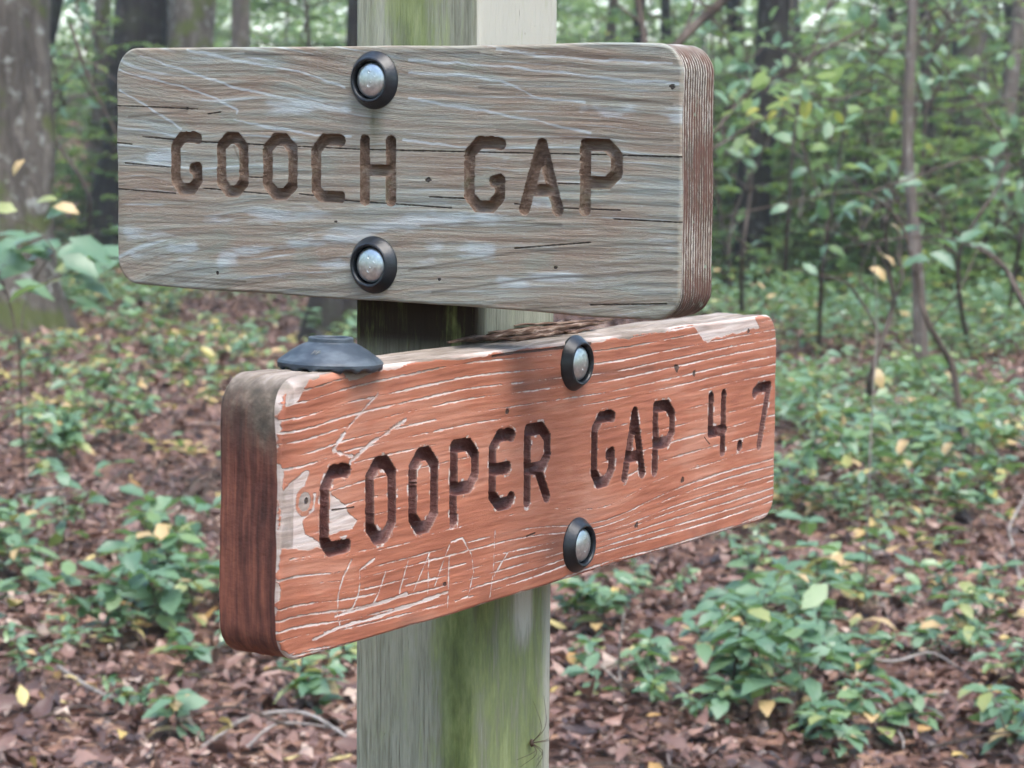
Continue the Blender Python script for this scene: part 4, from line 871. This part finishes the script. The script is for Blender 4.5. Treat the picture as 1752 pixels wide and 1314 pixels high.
for (x0, x1, y0, y1, n, kinds, lab, grp) in (
    (1230, 1800, 440, 510, 38, (1, 2, 2, 3), 'leafy sapling in the brush right of the grey board', 'saplings right of the grey board'),
    (1240, 1820, 500, 545, 12, (0, 1, 1), 'low leafy sapling standing in the green cover at the right', 'low saplings in the right cover'),
    (1000, 1900, 405, 450, 48, (2, 3, 3, 4), 'taller leafy sapling in the woods behind the right brush', 'tall saplings in the right background'),
    (-80, 620, 410, 455, 26, (1, 2, 3), 'dim leafy sapling among the big trunks at the left', 'saplings among the left trunks'),
    (-1300, -100, 410, 520, 16, (1, 2, 3), 'leafy sapling beyond the left frame edge', 'saplings left of the view'),
    (1850, 3000, 410, 520, 16, (1, 2, 3), 'leafy sapling beyond the right frame edge', 'saplings right of the view'),
    (640, 1230, 420, 480, 10, (1, 2, 3), 'leafy sapling mostly hidden behind the signs', 'saplings behind the signs')):
    for _ in range(n): put(protos[random.choice(kinds)], ground(random.uniform(x0, x1), random.uniform(y0, y1)), lab, grp, random.uniform(.8, 1.2))
for _ in range(135):
    d_ = random.uniform(30, 62); x_, y_ = polar(d_, random.uniform(-.6, .6) * d_)
    put(random.choice(farp), (x_, y_, float(height(x_, y_)) - .05), 'soft green sapling far back in the woods', 'far saplings in the woods', random.uniform(.85, 1.3), 'far_sapling')
# the distant wood that reads as one mass
mb = MB(); n = 60000; d = rng.uniform(60, 95, n); x, y = polar(d, rng.uniform(-.72, .72, n) * d)
cl = fbm(x * .12, y * .12, 70, 3); z = height(x, y) + 13 * rng.random(n) ** 1.15 * (.35 + cl)
D, N = flat_dirs(n, .5); leaves(mb, np.stack([x, y, z], -1), D, N, rng.uniform(.35, .75, n), np.clip(cl + rng.normal(0, .15, n), 0, 1), RHOMB, RHOMB_F)
n = 34000; a = rng.uniform(.56, 2 * math.pi - .56, n); d = rng.uniform(15, 42, n); x = EYE[0] + d * (fx * np.cos(a) + rx * np.sin(a)); y = EYE[1] + d * (fy * np.cos(a) + ry * np.sin(a))
cl = fbm(x * .15, y * .15, 75, 3); z = height(x, y) + .3 + 15 * rng.random(n) * (.4 + cl)       # the same wood goes on all round
D, N = flat_dirs(n, .7); leaves(mb, np.stack([x, y, z], -1), D, N, rng.uniform(.4, .8, n), np.clip(cl + rng.normal(0, .15, n), 0, 1), RHOMB, RHOMB_F)
link('distant_wood', mb.mesh('distant_wood', [M['far']]), kind='stuff', label='distant mass of green forest foliage', category='forest')

# ------------------------------------------------------------------ bare branches, near shrubs and sticks
def branchy(name, strokes, label, cat, mat='twig', leafs=(), jit=.05, group=None, base=None):
    """strokes: (depth m, [(x px, y px)...], start width px, end width px); leafs: (x, y, length px, angle deg, tint index)."""
    d0 = strokes[0][0]; b = ground(*base) if base else at(*strokes[0][1][0], d0)
    root = empty(name, tuple(b), label, cat, group); mb = MB()
    for d_, pts, w0, w1 in strokes:
        P = np.array([at(x, y, d_ + (0 if i_ == 0 else random.uniform(-jit, jit))) for i_, (x, y) in enumerate(pts)])
        if base is not None and pts is strokes[0][1]: P[0] = b - [0, 0, .03]
        n_ = max(8, 6 * len(pts)); tube(mb, spline(P, n_) - b, np.linspace(w0, w1, n_) / 2 * d_ / F, 7, wob=.06)
    link('branch', mb.mesh('branch', [M[mat]]), root)
    for x, y, l, a, ti in leafs:
        a_ = math.radians(a); dv_ = rgt * math.cos(a_) + upv * math.sin(a_) + fwd * random.uniform(-.5, .5)
        leaf_obj(root, at(x, y, d0 + random.uniform(-jit, jit)) - b, dv_, (random.gauss(0, .3) - .5 * fwd[0], random.gauss(0, .3) - .5 * fwd[1], 1), l * d0 / F * 1.15, ti, 1.1)
    return root
branchy('woodland_shrub', [(11.0, [(1700, 808), (1655, 760), (1640, 690), (1628, 625), (1592, 560), (1572, 500), (1566, 440)], 15, 9), (11.0, [(1566, 470), (1540, 380), (1480, 332), (1400, 336), (1235, 372)], 7, 3), (11.0, [(1480, 332), (1560, 305), (1650, 275), (1760, 262)], 6, 3),
        (11.0, [(1640, 690), (1600, 660), (1560, 600)], 4, 2), (11.0, [(1592, 560), (1640, 500), (1670, 430)], 4, 2), (11.0, [(1400, 336), (1380, 270), (1372, 235), (1420, 215)], 4, 2)],
        'crooked bare-stemmed shrub with few leaves in the right midground', 'shrub', base=(1700, 808),
        leafs=[(1530, 318, 46, 10, 0), (1500, 300, 40, 150, 1), (1560, 365, 44, -20, 0), (1590, 432, 46, -30, 0), (1620, 420, 44, 20, 1), (1480, 350, 38, 190, 0), (1440, 355, 40, -40, 1), (1400, 345, 36, -60, 0), (1350, 350, 32, 200, 2), (1425, 225, 34, 20, 4), (1370, 240, 30, 100, 4), (1650, 280, 36, -30, 3), (1690, 268, 36, 40, 3), (1490, 455, 34, -35, 6), (1525, 380, 32, -40, 6), (1545, 395, 38, 10, 1), (1460, 385, 30, -50, 3)])
branchy('woodland_shrub', [(12.6, [(1490, 712), (1488, 650), (1510, 580), (1528, 520), (1520, 470), (1500, 420)], 14, 6), (12.6, [(1510, 580), (1470, 510), (1440, 480), (1395, 470), (1355, 460)], 6, 3), (12.6, [(1528, 520), (1545, 470), (1535, 430), (1550, 390)], 7, 3), (12.6, [(1488, 650), (1450, 635), (1420, 600)], 4, 2), (12.6, [(1528, 520), (1480, 490), (1470, 470), (1485, 430), (1490, 400)], 4, 2)],
        'forked dark shrub with one rusty leaf left of the crooked one', 'shrub', base=(1490, 712), leafs=[(1490, 625, 40, -60, 6), (1462, 690, 30, -70, 5), (1440, 610, 26, 160, 1), (1500, 430, 36, -30, 6), (1560, 450, 34, 20, 0), (1400, 470, 30, 140, 2), (1540, 400, 34, 30, 1)])
branchy('understory_branch', [(9.5, [(1800, 600), (1752, 520), (1722, 462), (1690, 430)], 13, 8), (9.5, [(1722, 462), (1680, 430), (1620, 408), (1560, 405), (1460, 420)], 6, 2), (9.5, [(1690, 430), (1640, 400), (1600, 330)], 5, 2)],
        'dark branch reaching in from the right frame edge', 'branch', leafs=[(1690, 440, 44, 150, 0), (1660, 425, 46, -10, 0), (1640, 415, 42, 30, 1), (1600, 408, 40, -25, 0), (1580, 440, 36, 200, 1), (1700, 480, 36, -70, 2), (1600, 335, 38, 30, 3)], jit=.12)
lv = [(random.gauss(1345, 70), random.gauss(178, 32), random.uniform(20, 38), random.uniform(-60, 240), random.choice((20, 21, 22, 22, 23, 3))) for _ in range(52)]
branchy('understory_branch', [(10.2, [(1215, 260), (1300, 205), (1380, 180), (1470, 190), (1560, 175)], 5, 2), (10.2, [(1215, 235), (1290, 150), (1360, 120), (1430, 60)], 6, 2), (10.2, [(1380, 180), (1420, 150), (1450, 160)], 3, 2)],
        'thin branch of yellow-green leaves right of the grey board', 'branch', leafs=lv, jit=.35)
branchy('understory_branch', [(12, [(1085, -30), (1098, 40), (1110, 120), (1118, 200)], 14, 10), (12, [(1098, 40), (1060, 10), (1030, -20)], 5, 3)], 'dark upright branch just above the grey board right end', 'branch')
branchy('understory_branch', [(13, [(1275, -40), (1225, 12), (1165, 68), (1120, 130)], 20, 14), (13, [(1225, 12), (1200, 5), (1180, -30)], 6, 3), (13, [(1165, 68), (1185, 20), (1198, -30)], 6, 4)], 'dark diagonal branch above the grey board right end', 'branch')
lv = [(random.gauss(1480, 150), random.gauss(90, 60), random.uniform(14, 26), random.uniform(-60, 240), random.choice((0, 1, 2, 20, 20, 21))) for _ in range(90)]
branchy('understory_branch', [(15, [(1240, 190), (1330, 130), (1440, 70), (1500, 40), (1640, -20)], 8, 4), (15, [(1330, 130), (1420, 170), (1520, 150), (1620, 190), (1752, 160)], 6, 3), (15, [(1440, 70), (1520, 90), (1600, 60)], 4, 2)], 'long thin leafy branch slanting up across the upper right', 'branch', leafs=lv, jit=.6)
lv = [(random.uniform(-10, 200), random.gauss(440, 38), random.uniform(42, 74), random.choice((random.uniform(-40, 40), random.uniform(140, 220))), random.choice((0, 1, 1, 2, 2, 3, 5))) for _ in range(34)]
branchy('woodland_shrub', [(8.8, [(40, 720), (35, 600), (50, 500), (95, 430), (165, 395)], 3.5, 2), (8.8, [(50, 500), (110, 470), (190, 455)], 4, 2), (8.8, [(35, 600), (10, 500), (-20, 440)], 5, 3), (8.8, [(95, 430), (60, 390), (20, 375)], 3, 2)], 'broad-leaved shrub in front of the pale left trunk', 'shrub', base=(40, 820), leafs=lv + [(20, 300, 30, 60, 6), (60, 345, 40, 10, 5), (30, 360, 44, 170, 5), (90, 350, 40, -10, 6)], jit=.3)
branchy('understory_branch', [(14, [(120, 40), (150, 130), (185, 200), (215, 260)], 6, 3), (14, [(105, 95), (160, 110), (200, 140)], 4, 2)], 'thin twig between the two big left trunks', 'branch')
branchy('bare_stem', [(7.2, [(1490, 1035), (1484, 900), (1492, 700), (1500, 560), (1496, 440)], 3.4, 1.5)], 'thin upright grey-green stem right of the red board', 'stem', base=(1478, 1040), mat='twig_pale')
branchy('bare_stem', [(6.2, [(1092, 1282), (1062, 1170), (1060, 1110), (1068, 1048)], 6, 3), (6.2, [(1062, 1170), (1030, 1140), (1000, 1110)], 4, 2)], 'pale forked stem standing in seedlings right of the post', 'stem', base=(1092, 1282), mat='twig_pale')
branchy('bare_stem', [(8.6, [(1752, 1010), (1735, 940), (1728, 900), (1760, 840)], 6, 4), (8.6, [(1735, 940), (1700, 960), (1670, 1000)], 3, 2)], 'pale leaning stem at the right frame edge', 'stem', base=(1752, 1010), mat='twig_pale')
def tangle(bx, by, top, spread, d_, n_, label, seed):
    r = random.Random(seed); st = [(d_, [(bx, by), (bx + r.uniform(-.2, .2) * spread, (by * 2 + top) / 3), (bx + r.uniform(-.4, .4) * spread, (by + top * 2) / 3), (bx + r.uniform(-.5, .5) * spread, top)], 10, 3)]
    lf = []; ends = [st[0][1][1], st[0][1][2], st[0][1][2], st[0][1][3]]
    for _ in range(n_):
        x, y = r.choice(ends); a = r.uniform(-2.6, -.3); l = r.uniform(.35, 1.0) * spread; p1 = (x + l * .5 * math.cos(a), y + l * .4 * math.sin(a) + r.uniform(-8, 8)); p2 = (x + l * math.cos(a + r.uniform(-.5, .5)), y + l * .6 * math.sin(a))
        st.append((d_, [(x, y), p1, p2], 4.5, 1.6)); ends += [p1, p2]
        for q in range(r.choice((1, 2, 3))): t = r.random(); lf.append((p1[0] + (p2[0] - p1[0]) * t, p1[1] + (p2[1] - p1[1]) * t, r.uniform(18, 34), r.uniform(-70, 250), r.choice((0, 1, 2, 3, 20, 21, 22))))
    return branchy('woodland_shrub', st, label, 'shrub', base=(bx, by), leafs=lf, jit=.3)
tangle(1400, 600, 150, 170, 15.5, 26, 'thin-twigged shrub with scattered leaves before the dark trunk right of the signs', 5)
tangle(1660, 610, 90, 170, 15.0, 26, 'thin-twigged shrub with scattered leaves left of the slim leaning trunk', 8)
tangle(1270, 560, 210, 110, 17.2, 20, 'twiggy shrub half hidden by the grey board right end', 12)
tangle(1540, 560, 20, 180, 17.0, 28, 'tall twiggy shrub around the slim straight trunk', 21)
tangle(1720, 560, 120, 150, 16.5, 24, 'twiggy shrub at the right frame edge behind the dark branch', 23)
tangle(1340, 520, 20, 160, 19.5, 28, 'tall twiggy shrub veiling the dark trunk right of the grey board', 27)
tangle(130, 480, 60, 120, 21.5, 22, 'thin twiggy shrub between the pale and dark left trunks', 15)
def stick(pxs, w_, label, mat='twig', group=None):
    P = np.array([ground(x, y) + [0, 0, h_] for x, y, h_ in pxs]); b = P[0].copy(); d_ = depth(b); mb = MB()
    tube(mb, spline(P, 26) - b, np.linspace(w_, w_ * .5, 26) / 2 * d_ / F, 7, wob=.05)
    o = link('fallen_stick', mb.mesh('fallen_stick', [M[mat]]), None, tuple(b), label=label, category='stick')
    if group: o['group'] = group
stick([(345, 1300, .03), (420, 1262, .05), (520, 1258, .06), (612, 1300, .04)], 10, 'pale curved stick on the litter left of the post foot', 'twig_pale')
stick([(420, 1300, .03), (480, 1270, .05), (600, 1275, .04)], 6, 'thinner pale stick lying under the curved one', 'twig_pale')
stick([(200, 1045, .04), (240, 1005, .08), (285, 975, .12)], 7, 'short dark stick poking from the left clump')
stick([(1190, 1100, .04), (1255, 1118, .05), (1300, 1112, .05), (1345, 1125, .03)], 13, 'thick brown fallen stick beside the right centre clump')
stick([(1420, 1140, .04), (1520, 1160, .05), (1590, 1145, .05), (1640, 1165, .04)], 6, 'thin grey stick lying right of the right centre clump', 'twig_pale')
stick([(1500, 1220, .03), (1540, 1290, .05), (1545, 1314, .05)], 5, 'slim pale stick pointing down at the lower right', 'twig_pale')
stick([(60, 1250, .03), (140, 1240, .05), (200, 1265, .04)], 7, 'dark stick on the litter in the lower left corner')
stick([(100, 1170, .05), (170, 1215, .05), (260, 1240, .04)], 8, 'grey stick running down below the left clump', 'twig_pale')
for q_ in range(16):
    x_, y_ = random.gauss(300, 60), random.gauss(870, 26); a = random.uniform(-.5, .9); l = random.uniform(40, 120)
    stick([(x_, y_, .05), (x_ + l * .5 * math.cos(a), y_ - l * .2 * math.sin(a), random.uniform(.06, .2)), (x_ + l * math.cos(a), y_ - l * .4 * math.sin(a), random.uniform(.04, .2))], random.uniform(2.5, 6), 'dead twig in the tangle left of the red board', 'twig', 'twigs in the tangle')
for q_ in range(60):
    d_ = random.uniform(5, 14); x_, y_ = polar(d_, random.uniform(-.24, .24) * d_); a = random.uniform(0, 6.28); l = random.uniform(.15, .7)
    mb = MB(); P = spline([(0, 0, 0), (l * .5 * math.cos(a), l * .5 * math.sin(a), random.uniform(.01, .06)), (l * math.cos(a + .3), l * math.sin(a + .3), random.uniform(0, .05))], 10); tube(mb, P, np.linspace(.005, .002, 10), 5)
    link('fallen_twig', mb.mesh('fallen_twig', [M[random.choice(['twig', 'twig', 'twig_pale'])]]), None, (x_, y_, float(height(x_, y_)) + .045), label='small loose twig lying on the leaf litter', category='twig', group='loose twigs on the litter')

# ------------------------------------------------------------------ labels of look-alikes: each by its place in its group
ORD = ['leftmost', 'second', 'third', 'fourth', 'fifth', 'sixth', 'seventh', 'eighth', 'ninth', 'tenth', 'eleventh', 'twelfth', 'thirteenth', 'fourteenth', 'fifteenth', 'sixteenth', 'seventeenth', 'eighteenth', 'nineteenth', 'twentieth'] + ['twenty-' + t_ for t_ in ('first', 'second', 'third', 'fourth', 'fifth', 'sixth', 'seventh', 'eighth', 'ninth')] + ['thirtieth', 'thirty-first']
def col_px(o): p = np.array(o.location) - EYE; return 876 + F * (p @ rgt) / (p @ fwd)
gr = {}
for o in C.objects:
    if o.parent is None and 'group' in o.keys(): gr.setdefault((o['group'], o['label']), []).append(o)
for (g_, l_), mem in gr.items():
    if 2 <= len(mem) <= 60:
        mem.sort(key=col_px); n_ = len(mem)
        for i_, o in enumerate(mem):
            if i_ < (n_ + 1) // 2: t_ = ORD[i_] + (' of them' if i_ == 0 else ' from left')
            else: j_ = n_ - 1 - i_; t_ = 'rightmost of them' if j_ == 0 else ORD[j_] + ' from right'
            o['label'] = l_ + ', ' + t_

# ------------------------------------------------------------------ the damp air of the wood
k = NT('haze_air'); k.t.nodes.remove(k.b)
pv = k.n('ShaderNodeVolumePrincipled', {'Color': (.86, .93, .95), 'Density': 0.0014, 'Anisotropy': 0.1}); k.t.links.new(pv.outputs[0], k.out.inputs['Volume'])
mb = MB(); x0, x1, y0, y1, z0, z1 = -162, 162, -92, 192, -1.5, 26
mb.add([(x0, y0, z0), (x1, y0, z0), (x1, y1, z0), (x0, y1, z0), (x0, y0, z1), (x1, y0, z1), (x1, y1, z1), (x0, y1, z1)], [(0, 3, 2, 1), (4, 5, 6, 7), (0, 1, 5, 4), (1, 2, 6, 5), (2, 3, 7, 6), (3, 0, 4, 7)])
link('haze', mb.mesh('haze', [k.m], smooth=False), kind='stuff', label='thin pale haze hanging through the whole wood', category='haze')
